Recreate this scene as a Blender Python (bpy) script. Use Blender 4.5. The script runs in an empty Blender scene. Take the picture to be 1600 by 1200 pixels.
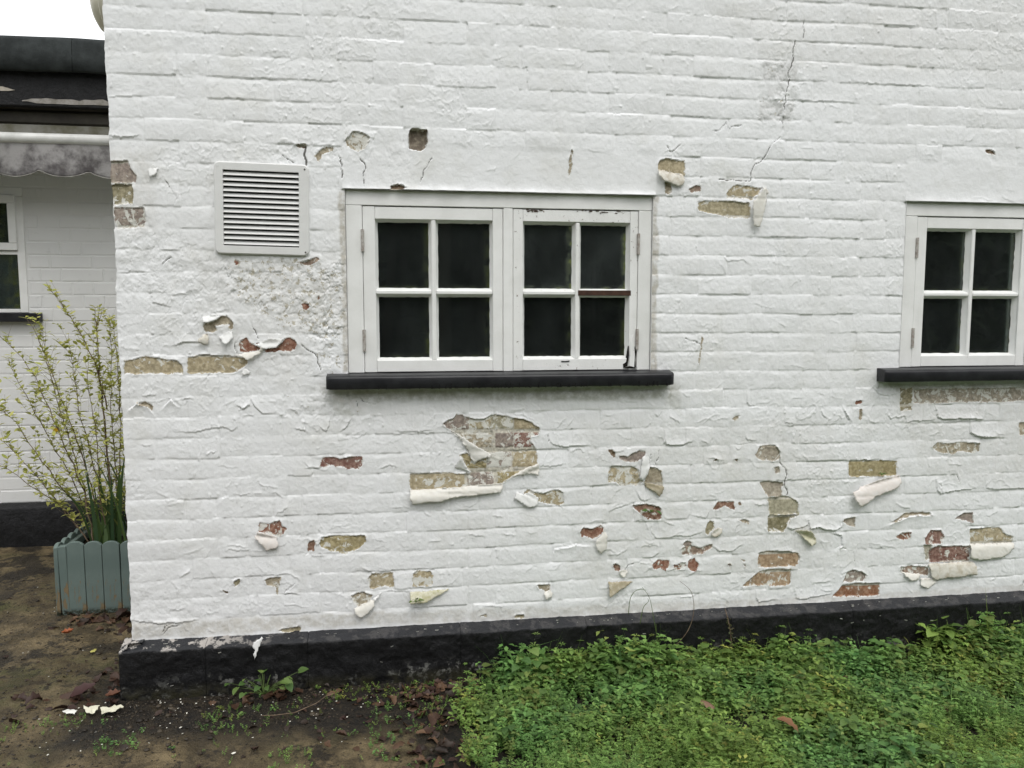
import bpy, bmesh, math, random
import numpy as np
from mathutils import Vector, Matrix, geometry

random.seed(7)
rng = np.random.default_rng(11)
R = math.radians
scene = bpy.context.scene
col = scene.collection

# ------------------------------------------------------------------ camera
cam = bpy.data.cameras.new('camera')
cam.sensor_fit = 'HORIZONTAL'
cam.sensor_width = 36.0
cam.lens = 27.0
cam.clip_start = 0.05
cam.clip_end = 500
cam_o = bpy.data.objects.new('camera', cam)
col.objects.link(cam_o)
cam_o.location = (0.0, -2.8865, 1.390)
cam_o.rotation_euler = (R(90 - 5.23), 0, R(-8.094))
scene.camera = cam_o

# ------------------------------------------------------------------ overcast daylight
world = bpy.data.worlds.new('World')
scene.world = world
world.use_nodes = True
wn = world.node_tree
for n in list(wn.nodes):
    wn.nodes.remove(n)
SUN_EL, SUN_AZ = R(58), R(168)          # azimuth clockwise from +Y: high, behind the camera, a little to the right
sky = wn.nodes.new('ShaderNodeTexSky')
sky.sky_type = 'NISHITA'
sky.sun_disc = False
sky.sun_elevation = SUN_EL
sky.sun_rotation = SUN_AZ
sky.air_density = 1.0
sky.dust_density = 4.0
hsv = wn.nodes.new('ShaderNodeHueSaturation')
hsv.inputs['Saturation'].default_value = 0.12
wmix = wn.nodes.new('ShaderNodeMixRGB')
wmix.inputs[0].default_value = 0.8
wmix.inputs[2].default_value = (13.2, 13.4, 13.6, 1)      # the even cloud deck
bg = wn.nodes.new('ShaderNodeBackground')
bg.inputs['Strength'].default_value = 0.12
wo = wn.nodes.new('ShaderNodeOutputWorld')
wn.links.new(sky.outputs[0], hsv.inputs['Color'])
wn.links.new(hsv.outputs[0], wmix.inputs[1])
wn.links.new(wmix.outputs[0], bg.inputs['Color'])
wn.links.new(bg.outputs[0], wo.inputs[0])
sun = bpy.data.lights.new('sun', 'SUN')
sun.energy = 1.1
sun.angle = R(28)
sun.color = (1.0, 0.97, 0.93)
sun_o = bpy.data.objects.new('sun', sun)
col.objects.link(sun_o)
sd = Vector((math.sin(SUN_AZ) * math.cos(SUN_EL), math.cos(SUN_AZ) * math.cos(SUN_EL), math.sin(SUN_EL)))
sun_o.rotation_euler = sd.to_track_quat('Z', 'Y').to_euler()
scene.view_settings.view_transform = 'Standard'
scene.view_settings.look = 'None'
scene.view_settings.gamma = 1.0
scene.view_settings.use_curve_mapping = False
scene.view_settings.exposure = 0.12
scene.cycles.max_bounces = 8
scene.cycles.use_denoising = True
scene.cycles.denoiser = 'OPENIMAGEDENOISE'
scene.cycles.denoising_prefilter = 'ACCURATE'

# ------------------------------------------------------------------ object helpers
def link(o, parent=None):
    col.objects.link(o)
    if parent is not None:
        o.parent = parent
    return o

def tag(o, label=None, cat=None, group=None, kind=None):
    if label: o['label'] = label
    if cat: o['category'] = cat
    if group: o['group'] = group
    if kind: o['kind'] = kind
    return o

def empty(name, label, cat, loc=(0, 0, 0), group=None):
    o = bpy.data.objects.new(name, None)
    o.location = loc
    link(o)
    return tag(o, label, cat, group)

def obj(name, bm, mat, parent=None, smooth=False, loc=None):
    me = bpy.data.meshes.new(name)
    bm.normal_update()
    bm.to_mesh(me)
    bm.free()
    if smooth:
        me.shade_smooth()
    me.materials.append(mat)
    o = bpy.data.objects.new(name, me)
    if loc is not None:
        o.location = loc
    return link(o, parent)

def np_mesh(name, verts, quads=None, tris=None):
    me = bpy.data.meshes.new(name)
    nq = 0 if quads is None else len(quads)
    nt = 0 if tris is None else len(tris)
    me.vertices.add(len(verts))
    me.vertices.foreach_set('co', np.ascontiguousarray(verts, np.float32).ravel())
    loops = []
    tot = []
    if nq:
        loops.append(quads.ravel()); tot.append(np.full(nq, 4, np.int32))
    if nt:
        loops.append(tris.ravel()); tot.append(np.full(nt, 3, np.int32))
    loops = np.concatenate(loops).astype(np.int32)
    tot = np.concatenate(tot)
    me.loops.add(len(loops))
    me.loops.foreach_set('vertex_index', loops)
    me.polygons.add(len(tot))
    starts = np.concatenate([[0], np.cumsum(tot)[:-1]]).astype(np.int32)
    me.polygons.foreach_set('loop_start', starts)
    me.update(calc_edges=True)
    return me

def point_attr(me, name, typ, data):
    a = me.attributes.new(name, typ, 'POINT')
    key = {'FLOAT': 'value', 'FLOAT_COLOR': 'color'}[typ]
    a.data.foreach_set(key, np.ascontiguousarray(data, np.float32).ravel())

def cbox(bm, x0, x1, y0, y1, z0, z1, c=0.0015, M=None):
    r = bmesh.ops.create_cube(bm, size=1.0)
    vs = r['verts']
    for v in vs:
        v.co = Vector(((x0 + x1) / 2 + v.co.x * (x1 - x0), (y0 + y1) / 2 + v.co.y * (y1 - y0), (z0 + z1) / 2 + v.co.z * (z1 - z0)))
    if c > 0:
        es = list({e for v in vs for e in v.link_edges})
        rr = bmesh.ops.bevel(bm, geom=es, offset=min(c, (x1 - x0) * .4, (y1 - y0) * .4, (z1 - z0) * .4), segments=1, affect='EDGES', profile=.5)
        vs = list({v for f in rr['faces'] for v in f.verts} | {v for v in vs if v.is_valid})
    if M is not None:
        for v in vs:
            v.co = M @ v.co
    return vs

def tube(bm, pts, radii, sides=6, cap=True):
    pts = [Vector(p) for p in pts]
    rings = []
    ref = Vector((0.3, 0.9, 0.2)).normalized()
    for i, p in enumerate(pts):
        d = (pts[min(i + 1, len(pts) - 1)] - pts[max(i - 1, 0)])
        if d.length < 1e-9: d = Vector((0, 0, 1))
        d.normalize()
        u = d.cross(ref)
        if u.length < 1e-3: u = d.cross(Vector((1, 0, 0)))
        u.normalize(); w = d.cross(u)
        r = radii[i] if hasattr(radii, '__len__') else radii
        rings.append([bm.verts.new(p + (u * math.cos(2 * math.pi * k / sides) + w * math.sin(2 * math.pi * k / sides)) * r) for k in range(sides)])
    for a, b in zip(rings[:-1], rings[1:]):
        for k in range(sides):
            bm.faces.new((a[k], a[(k + 1) % sides], b[(k + 1) % sides], b[k]))
    if cap:
        bm.faces.new(rings[0][::-1]); bm.faces.new(rings[-1])
    return rings

def prism(bm, pts, y0, y1):
    """outline (x,z) extruded along y"""
    a = [bm.verts.new((x, y0, z)) for x, z in pts]
    b = [bm.verts.new((x, y1, z)) for x, z in pts]
    fs = [bm.faces.new(a), bm.faces.new(b[::-1])]
    n = len(pts)
    for i in range(n):
        fs.append(bm.faces.new((a[(i + 1) % n], a[i], b[i], b[(i + 1) % n])))
    bmesh.ops.recalc_face_normals(bm, faces=fs)

# ------------------------------------------------------------------ noise (numpy)
_tab = np.random.default_rng(3).random((512, 512)).astype(np.float32)
def vnoise(x, y, f, seed=0):
    x = np.asarray(x, np.float64) * f + seed * 17.37; y = np.asarray(y, np.float64) * f + seed * 31.71
    xi = np.floor(x).astype(np.int64); yi = np.floor(y).astype(np.int64)
    fx = (x - xi); fy = (y - yi)
    fx = fx * fx * fx * (fx * (fx * 6 - 15) + 10); fy = fy * fy * fy * (fy * (fy * 6 - 15) + 10)
    a = _tab[xi & 511, yi & 511]; b = _tab[(xi + 1) & 511, yi & 511]
    c = _tab[xi & 511, (yi + 1) & 511]; d = _tab[(xi + 1) & 511, (yi + 1) & 511]
    return (a * (1 - fx) + b * fx) * (1 - fy) + (c * (1 - fx) + d * fx) * fy
def fbm(x, y, f, octv=4, seed=0, gain=.5):
    s = 0; a = 1; t = 0
    for i in range(octv):
        s = s + a * vnoise(x, y, f * 2.03 ** i, seed + i * 5); t += a; a *= gain
    return s / t - .5
def sstep(a, b, x):
    t = np.clip((x - a) / (b - a), 0, 1)
    return t * t * (3 - 2 * t)

# ------------------------------------------------------------------ material helpers
class NT:
    def __init__(self, name):
        self.m = bpy.data.materials.new(name); self.m.use_nodes = True
        self.t = self.m.node_tree
        self.b = self.t.nodes['Principled BSDF']
        self.out = self.t.nodes['Material Output']
    def n(self, typ, **kw):
        nd = self.t.nodes.new(typ)
        for k, v in kw.items(): setattr(nd, k, v)
        return nd
    def l(self, a, b): self.t.links.new(a, b)
    def set(self, sock, v):
        if hasattr(v, 'links') or isinstance(v, bpy.types.NodeSocket): self.l(v, sock)
        else: sock.default_value = v
    def coord(self, kind='Object'): return self.n('ShaderNodeTexCoord').outputs[kind]
    def noise(self, scale, detail=4, rough=.5, vec=None, dist=0):
        nd = self.n('ShaderNodeTexNoise')
        nd.inputs['Scale'].default_value = scale; nd.inputs['Detail'].default_value = detail
        nd.inputs['Roughness'].default_value = rough; nd.inputs['Distortion'].default_value = dist
        self.l(vec if vec is not None else self.coord(), nd.inputs['Vector'])
        return nd.outputs['Fac']
    def voro(self, scale, vec=None, feature='F1'):
        nd = self.n('ShaderNodeTexVoronoi'); nd.feature = feature
        nd.inputs['Scale'].default_value = scale
        self.l(vec if vec is not None else self.coord(), nd.inputs['Vector'])
        return nd.outputs['Distance']
    def math(self, op, a, b=0.0, clamp=False):
        nd = self.n('ShaderNodeMath', operation=op); nd.use_clamp = clamp
        self.set(nd.inputs[0], a); self.set(nd.inputs[1], b)
        return nd.outputs[0]
    def ramp(self, v, a, b, lo=0.0, hi=1.0, smooth=True):
        nd = self.n('ShaderNodeMapRange'); nd.interpolation_type = 'SMOOTHSTEP' if smooth else 'LINEAR'
        self.set(nd.inputs['Value'], v); self.set(nd.inputs['From Min'], a); self.set(nd.inputs['From Max'], b)
        nd.inputs['To Min'].default_value = lo; nd.inputs['To Max'].default_value = hi
        return nd.outputs['Result']
    def mix(self, f, a, b, blend='MIX'):
        nd = self.n('ShaderNodeMixRGB', blend_type=blend)
        self.set(nd.inputs[0], f); self.set(nd.inputs[1], a if not isinstance(a, tuple) else (*a[:3], 1)); self.set(nd.inputs[2], b if not isinstance(b, tuple) else (*b[:3], 1))
        return nd.outputs[0]
    def attr(self, name, out='Fac'): return self.n('ShaderNodeAttribute', attribute_name=name).outputs[out]
    def bump(self, h, strength, dist, prev=None):
        nd = self.n('ShaderNodeBump'); nd.inputs['Strength'].default_value = strength; nd.inputs['Distance'].default_value = dist
        self.set(nd.inputs['Height'], h)
        if prev is not None: self.l(prev, nd.inputs['Normal'])
        return nd.outputs[0]
    def done(self, color=None, rough=.6, normal=None, spec=.4, **kw):
        if color is not None: self.set(self.b.inputs['Base Color'], color if not isinstance(color, tuple) else (*color[:3], 1))
        self.set(self.b.inputs['Roughness'], rough)
        self.b.inputs['Specular IOR Level'].default_value = spec
        if normal is not None: self.l(normal, self.b.inputs['Normal'])
        for k, v in kw.items(): self.set(self.b.inputs[k.replace('_', ' ')], v)
        return self.m
    def sepz(self, vec=None):
        s = self.n('ShaderNodeSeparateXYZ'); self.l(vec if vec is not None else self.coord(), s.inputs[0])
        return s.outputs

PAINT = (0.800, 0.806, 0.812)

def m_wall():
    m = NT('painted_brick')
    bare = m.attr('bare'); sub = m.attr('sub', 'Color'); fleck = m.attr('fleck'); rz = m.attr('rough'); crack = m.attr('crack')
    n1 = m.noise(70, 6, .65); n2 = m.noise(44, 9, .74); n3 = m.noise(75, 5, .6); nl = m.noise(2.2, 4, .6); nm = m.noise(11, 5, .6)
    e = m.math('ADD', bare, m.math('ADD', m.math('MULTIPLY', m.math('SUBTRACT', n1, .5), .020), m.math('MULTIPLY', m.math('SUBTRACT', m.noise(240, 3, .6), .5), .008)))
    mask = m.ramp(e, -.0007, .0007)
    # small chips in the flaking zones
    thr = m.math('SUBTRACT', .715, m.math('MULTIPLY', rz, .34))
    chip = m.math('MULTIPLY', m.math('MULTIPLY', m.ramp(n2, thr, m.math('ADD', thr, .02)), m.ramp(rz, .02, .1)), m.ramp(m.noise(13, 4, .6), .32, .46))
    # white residue on the bare brick
    thr2 = m.math('SUBTRACT', .635, m.math('MULTIPLY', fleck, .30))
    n4 = m.noise(34, 8, .68, vec=None, dist=.6)
    res = m.ramp(n4, thr2, m.math('ADD', thr2, .035))
    sub2 = m.mix(m.ramp(n3, .36, .66), m.mix(.34, sub, (.03, .022, .015), 'MIX'), m.mix(.22, sub, (.66, .60, .48)))
    sub2 = m.mix(m.ramp(m.noise(210, 3, .6), .64, .72, 0, .6), sub2, (.06, .045, .03))
    sub2 = m.mix(m.ramp(nm, .45, .75, 0, .35), sub2, (.30, .27, .20))
    sub3 = m.mix(res, sub2, (.66, .65, .60))
    pc = m.mix(m.ramp(nl, .35, .7), PAINT, (.770, .773, .772))
    pc = m.mix(m.ramp(nm, .50, .8, 0, .34), pc, (.62, .62, .58))
    pc = m.mix(m.ramp(m.noise(4.5, 6, .65), .52, .72, 0, .30), pc, (.63, .62, .57))
    pc = m.mix(m.ramp(n3, .68, .8, 0, .28), pc, (.45, .43, .38))
    sc = m.attr('stain', 'Color'); sa = m.attr('stain', 'Alpha')
    pc = m.mix(m.math('MULTIPLY', sa, m.ramp(m.noise(28, 6, .7), .25, .65)), pc, sc)
    chipc = m.mix(m.noise(40, 3), (.34, .31, .235), (.56, .53, .45))
    c = m.mix(chip, pc, chipc)
    rim = m.math('MULTIPLY', m.ramp(e, -.0032, -.0012), m.ramp(n3, .38, .6))
    c = m.mix(m.math('MULTIPLY', rim, .55), c, (.62, .58, .49))
    c = m.mix(mask, c, sub3)
    c = m.mix(m.ramp(crack, .15, .6, 0, .9), c, (.06, .055, .045))
    hb = m.math('SUBTRACT', m.math('ADD', m.noise(260, 4, .6), m.math('MULTIPLY', m.noise(95, 3, .6), 1.6)), m.math('MULTIPLY', m.math('MAXIMUM', chip, 0), 2.2))
    scab = m.math('SNAP', m.noise(15, 7, .62, dist=.4), .045)
    nb = m.bump(scab, .36, .010)
    nb = m.bump(hb, .30, .0016, nb)
    nb = m.bump(m.math('MULTIPLY', mask, m.noise(330, 5, .7)), .6, .002, nb)
    rough = m.ramp(mask, 0, 1, .52, .95)
    return m.done(c, rough, nb, spec=.3)

def m_flap(name, c, c2):
    m = NT('paint_flap_' + name)
    n = m.noise(45, 6, .7); n2 = m.noise(160, 5, .7)
    cc = m.mix(m.ramp(n, .4, .7), c, c2)
    cc = m.mix(m.ramp(n2, .66, .78, 0, .4), cc, (.35, .30, .22))
    return m.done(cc, .6, m.bump(n2, .25, .001), spec=.3)

def m_simple(name, c, rough=.6, var=.25, scale=30, bump=.2, bd=.002, spec=.3, c2=None, metallic=0, world=False):
    m = NT(name)
    vec = m.n('ShaderNodeNewGeometry').outputs['Position'] if world else None
    n = m.noise(scale, 5, .6, vec); n2 = m.noise(scale * 6, 4, .6, vec)
    dark = tuple(v * (1 - var) for v in c) if c2 is None else c2
    cc = m.mix(m.ramp(n, .3, .7), dark, c)
    cc = m.mix(m.ramp(n2, .6, .8, 0, .3), cc, tuple(v * .5 for v in c))
    return m.done(cc, rough, m.bump(n2, bump, bd), spec=spec, Metallic=metallic)

def m_wood(name, wear):
    m = NT(name)
    co = m.coord()
    n = m.noise(9, 4, .6); nf = m.noise(120, 6, .7); nc = m.noise(55, 7, .75)
    c = m.mix(m.ramp(n, .35, .7), (.80, .80, .785), (.73, .73, .71))
    c = m.mix(m.ramp(nf, .64, .78, 0, .35), c, (.42, .40, .36))
    thr = .74 - wear * .13
    ch = m.ramp(nc, thr, thr + .02)
    c = m.mix(ch, c, (.34, .30, .24) if wear < .8 else (.16, .12, .085))
    nb = m.bump(m.math('SUBTRACT', m.noise(180, 4, .6), ch), .25 + .4 * wear, .0015)
    return m.done(c, .42, nb, spec=.4)

def m_black(name, wear=0.0):
    m = NT(name)
    n = m.noise(14, 6, .7); nf = m.noise(70, 7, .72); ng = m.noise(5, 4, .6)
    z = m.sepz()
    c = m.mix(m.ramp(n, .35, .7), (.0062, .0062, .0068), (.0135, .0135, .0148))
    c = m.mix(m.ramp(nf, .61, .72, 0, .6), c, (.075, .075, .078))
    if wear > 0:
        low = m.ramp(z[2], .02, .10, 1, 0)
        w = m.math('MULTIPLY', m.ramp(m.noise(24, 8, .75), .53, .60), m.math('MULTIPLY', low, m.ramp(ng, .42, .58)))
        c = m.mix(m.math('MULTIPLY', w, .8), c, (.26, .26, .24))
        top = m.ramp(z[2], .168, .180)
        c = m.mix(m.math('MULTIPLY', top, .75), c, (.028, .029, .033))
        left = m.ramp(z[0], -.78, -.42, 1, .08)
        w2 = m.math('MULTIPLY', m.ramp(m.noise(17, 8, .72), .52, .56), m.math('MULTIPLY', top, left))
        c = m.mix(w2, c, (.42, .39, .36))
        # brown flakes of bare render
        w3 = m.math('MULTIPLY', m.ramp(m.noise(10, 8, .7), .66, .69), 1.0)
        c = m.mix(w3, c, (.055, .045, .036))
        c = m.mix(m.math('MULTIPLY', m.ramp(z[2], .0, .06, 1, 0), m.ramp(n, .4, .6)), c, (.03, .028, .016))
    nb = m.bump(m.math('SNAP', m.noise(16, 7, .65, dist=.5), .06), .8, .016)
    nb = m.bump(m.math('ADD', m.math('MULTIPLY', n, 2.5), nf), .9, .004, nb)
    nb = m.bump(m.noise(210, 4, .6), .3, .001, nb)
    return m.done(c, .40, nb, spec=.26)

def m_leaf(name, attr=True, c=(.1, .2, .04), trans=.35, rough=.5):
    m = NT(name)
    cc = m.attr('leafcol', 'Color') if attr else m.mix(m.noise(40, 3), tuple(v * .75 for v in c), c)
    m.done(cc, rough, None, spec=.35)
    tr = m.n('ShaderNodeBsdfTranslucent'); m.l(cc, tr.inputs[0]) if not isinstance(cc, tuple) else None
    mx = m.n('ShaderNodeMixShader'); mx.inputs[0].default_value = trans
    m.l(m.b.outputs[0], mx.inputs[1]); m.l(tr.outputs[0], mx.inputs[2]); m.l(mx.outputs[0], m.out.inputs[0])
    return m.m

def m_glass(name, dust, green):
    m = NT(name)
    g = m.coord('Generated'); s = m.sepz(g)
    fr = m.n('ShaderNodeFresnel'); fr.inputs['IOR'].default_value = 1.5
    tr = m.n('ShaderNodeBsdfTransparent'); tr.inputs[0].default_value = (.62, .67, .66, 1)
    gl = m.n('ShaderNodeBsdfGlossy'); gl.inputs['Roughness'].default_value = .015
    gl.inputs[0].default_value = (.9, .95, .92, 1)
    m.l(m.bump(m.noise(5, 2, .5), .03, .006), gl.inputs['Normal'])
    mx = m.n('ShaderNodeMixShader'); m.l(m.math('MULTIPLY', fr.outputs[0], 1.7, True), mx.inputs[0]); m.l(tr.outputs[0], mx.inputs[1]); m.l(gl.outputs[0], mx.inputs[2])
    df = m.n('ShaderNodeBsdfDiffuse')
    # dust, streaks and algae on the pane
    mp = m.n('ShaderNodeMapping'); m.l(m.coord(), mp.inputs[0]); mp.inputs['Scale'].default_value = (1, 1, .6)
    st = m.noise(11, 4, .55, mp.outputs[0])
    big = m.noise(7, 4, .6)
    edge = m.math('MAXIMUM', m.ramp(s[0], .80, 1.0), m.math('MAXIMUM', m.ramp(s[2], .1, 0.0), m.ramp(s[0], .06, 0.0)))
    en = m.math('MULTIPLY', edge, m.ramp(m.noise(26, 6, .7), .38, .66))
    d = m.math('MULTIPLY', m.math('MULTIPLY', m.ramp(st, .2, .85, .45, 1), m.ramp(big, .2, .8, .5, 1)), dust)
    speck = m.ramp(m.noise(120, 3, .6), .74, .78, 0, .25)
    d = m.math('ADD', m.math('ADD', d, speck), m.math('MULTIPLY', en, green), True)
    dc = m.mix(en, (.15, .172, .168), (.16, .19, .035))
    m.l(dc, df.inputs[0])
    m2 = m.n('ShaderNodeMixShader'); m.l(d, m2.inputs[0]); m.l(mx.outputs[0], m2.inputs[1]); m.l(df.outputs[0], m2.inputs[2])
    m.l(m2.outputs[0], m.out.inputs[0])
    return m.m

def m_ground():
    m = NT('ground')
    co = m.coord(); s = m.sepz()
    n1 = m.noise(1.6, 6, .65); n2 = m.noise(7, 7, .7); n3 = m.noise(45, 6, .7); n4 = m.noise(160, 4, .6)
    conc = m.mix(m.ramp(n2, .35, .68), (.068, .050, .024), (.245, .185, .098))
    conc = m.mix(m.ramp(n3, .5, .72, 0, .7), conc, (.040, .030, .018))
    conc = m.mix(m.ramp(n4, .66, .74, 0, .6), conc, (.28, .25, .19))
    moss = m.math('MULTIPLY', m.ramp(n1, .46, .62), m.ramp(n2, .40, .6))
    conc = m.mix(m.math('MULTIPLY', moss, .85), conc, m.mix(n3, (.028, .034, .010), (.075, .082, .022)))
    conc = m.mix(m.ramp(m.noise(19, 6, .7), .55, .64, 0, .9), conc, (.022, .017, .011))
    soil = m.mix(m.ramp(n3, .35, .65), (.006, .005, .0035), (.026, .019, .011))
    # dark soil washed against the foot of the wall and under the weeds
    dy = m.ramp(m.math('ADD', s[1], m.math('MULTIPLY', m.math('SUBTRACT', n1, .5), .5)), -.50, -.30, 0, 1)
    dfront = m.math('MULTIPLY', dy, m.ramp(s[1], .15, .30, 1, 0))
    near = m.math('MULTIPLY', dfront, m.ramp(m.math('ADD', s[0], m.math('MULTIPLY', m.math('SUBTRACT', n2, .5), .5)), -1.25, -1.05))
    patch = m.ramp(m.noise(4.2, 8, .72), .50, .56)
    near = m.math('MULTIPLY', near, m.ramp(n2, .36, .46, .5, 1))
    f = m.math('MAXIMUM', near, m.math('MULTIPLY', m.math('MULTIPLY', patch, .85), m.ramp(m.noise(1.1, 3, .5), .42, .58, .35, 1)))
    right = m.ramp(m.math('ADD', s[0], m.math('MULTIPLY', m.math('SUBTRACT', n2, .5), .3)), .02, .12)
    right = m.math('MULTIPLY', right, m.ramp(s[1], .2, .1))
    f = m.math('MAXIMUM', f, right)
    c = m.mix(f, conc, soil)
    far = m.ramp(s[1], -1.6, -2.6)
    c = m.mix(far, c, m.mix(n2, (.035, .06, .014), (.06, .085, .025)))
    nb = m.bump(m.math('ADD', m.math('MULTIPLY', n2, 2), m.math('ADD', n3, m.math('MULTIPLY', n4, .6))), 1.0, .018)
    return m.done(c, m.ramp(n1, .4, .7, .55, .9), nb, spec=.35)

def m_fabric():
    m = NT('awning_fabric')
    s = m.sepz()
    n = m.noise(9, 5, .65); nf = m.noise(240, 3)
    c = m.mix(m.ramp(m.math('ADD', n, m.math('MULTIPLY', m.ramp(s[2], 2.10, 2.24, 1, 0), .10)), .40, .72), (.33, .32, .315), (.085, .078, .079))
    c = m.mix(m.ramp(m.noise(22, 5, .6), .55, .75, 0, .5), c, (.20, .19, .18))
    return m.done(c, .9, m.bump(nf, .3, .001), spec=.1)

def m_sage():
    m = NT('sage_painted_wood')
    s = m.sepz()
    mp = m.n('ShaderNodeMapping'); m.l(m.coord(), mp.inputs[0]); mp.inputs['Scale'].default_value = (1, 1, .22)
    g = m.noise(38, 6, .7, mp.outputs[0]); n = m.noise(6, 4); nf = m.noise(70, 6, .7)
    c = m.mix(m.ramp(n, .3, .7), (.118, .158, .146), (.158, .203, .186))
    low = m.ramp(s[2], .30, .04, .1, 1.2)
    w = m.ramp(m.math('ADD', g, m.math('MULTIPLY', m.math('SUBTRACT', low, .5), .14)), .60, .65)
    c = m.mix(m.math('MULTIPLY', w, .9), c, m.mix(nf, (.16, .105, .05), (.24, .18, .10)))
    c = m.mix(m.math('MULTIPLY', m.ramp(s[2], .035, .01), m.ramp(nf, .35, .55)), c, (.02, .022, .012))
    c = m.mix(m.ramp(nf, .66, .74, 0, .7), c, (.07, .07, .055))
    return m.done(c, .6, m.bump(m.math('SUBTRACT', g, w), .4, .003), spec=.25)

MAT_WALL = m_wall()
MAT_FLAP = {
 'cream': m_flap('cream', (.70, .675, .615), (.75, .735, .69)),
 'creamlight': m_flap('creamlight', (.74, .725, .685), (.70, .68, .63)),
 'white': m_flap('white', (.76, .76, .745), (.72, .72, .70)),
 'dirty': m_flap('dirty', (.66, .635, .57), (.48, .43, .34)),
 'pinkwhite': m_flap('pinkwhite', (.70, .645, .60), (.74, .71, .68)),
 'tan': m_flap('tan', (.36, .31, .21), (.52, .48, .38)),
 'creamgreen': m_flap('creamgreen', (.58, .56, .44), (.40, .38, .22)),
}
MAT_WOOD = m_wood('white_painted_wood', .32)
MAT_WOOD_WORN = m_wood('white_painted_wood_flaking', .9)
MAT_PUTTY = m_wood('old_white_putty', .75)
MAT_BARE_WOOD = m_simple('bare_dark_wood', (.075, .035, .022), .7, .5, 50)
MAT_ROT = m_simple('rotten_wood', (.012, .010, .008), .9, .5, 60)
MAT_SILL = m_simple('black_sill_paint', (.022, .0225, .025), .36, .35, 16, .35, .002, spec=.32, c2=(.010, .010, .012))
MAT_BLACK = m_black('black_bitumen_paint', 1.0)
MAT_BLACK_PLAIN = m_black('black_gloss_paint', 0.0)
MAT_VENT = m_simple('white_plastic', (.70, .70, .685), .38, .06, 14, .05, .001, spec=.4)
MAT_DARK = m_simple('dark_void', (.006, .006, .006), .9, .2, 10)
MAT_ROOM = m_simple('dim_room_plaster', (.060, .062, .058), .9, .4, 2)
MAT_HINGE = m_simple('weathered_hinge_metal', (.50, .48, .45), .5, .4, 60, .3, .001, c2=(.30, .26, .23), metallic=.2)
MAT_SCREW = m_simple('screw_metal', (.10, .09, .08), .5, .3, 60, metallic=.4)
MAT_GLASS = m_glass('window_glass', .13, .30)
MAT_GLASS_GREEN = m_glass('window_glass_algae', .22, 1.0)
MAT_LWALL = m_simple('smooth_white_masonry_paint', (.70, .70, .69), .55, .04, 4, .15, .0015, spec=.25, world=True)
MAT_FELT = m_simple('mineral_roof_felt', (.050, .056, .056), .95, .45, 12, .5, .003, spec=.1)
MAT_CASSETTE = m_simple('grimy_brown_metal', (.060, .053, .042), .6, .5, 8, .2, .002)
MAT_GREYSTRIP = m_simple('dull_grey_metal', (.21, .205, .185), .6, .5, 9, .2, .002, c2=(.10, .095, .06))
MAT_BAR = m_simple('white_awning_bar', (.72, .72, .70), .3, .2, 5, .05, .001, c2=(.50, .50, .48))
MAT_FABRIC = m_fabric()
MAT_CREAM = m_simple('cream_lamp_plastic', (.66, .63, .52), .4, .08, 8, .05, .001)
MAT_SAGE = m_sage()
MAT_SOIL = m_simple('potting_soil', (.03, .022, .015), .95, .6, 40, .8, .01)
MAT_GROUND = m_ground()
MAT_LEAF = m_leaf('leaf', True)
MAT_DEADLEAF = m_leaf('dead_leaf', True, trans=.12, rough=.55)
MAT_TWIG = m_simple('twig_bark', (.20, .15, .10), .85, .45, 60, .4, .002, c2=(.11, .075, .05))
MAT_STEM = m_simple('green_stem', (.10, .15, .04), .6, .3, 40)
MAT_CHIP = m_simple('fallen_paint', (.72, .71, .66), .6, .15, 30)
MAT_CHIP_CREAM = m_simple('fallen_paint_cream', (.66, .64, .50), .6, .15, 30)
MAT_WOODLAND = m_leaf('woodland', True, trans=.1, rough=.8)
MAT_CURTAIN = m_simple('grey_net_curtain', (.62, .63, .63), .9, .25, 9)

SUBCOL = dict(
 red=(.27, .105, .065), yellow=(.50, .42, .27), tan=(.43, .37, .27), mauve=(.33, .27, .24), olive=(.31, .275, .165),
 greybrown=(.23, .19, .15), brown=(.17, .11, .065), pinkbrown=(.32, .225, .175), tanolive=(.46, .40, .26), redbrown=(.24, .115, .075),
 greytan=(.42, .37, .30), creamolive=(.46, .43, .31), olivedark=(.26, .235, .13), orange=(.43, .29, .175), orangered=(.32, .135, .065),
 olivegold=(.42, .35, .18), redmauve=(.25, .115, .095), cream=(.50, .47, .38), creammortar=(.66, .63, .55), mortar=(.62, .59, .51))

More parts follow.
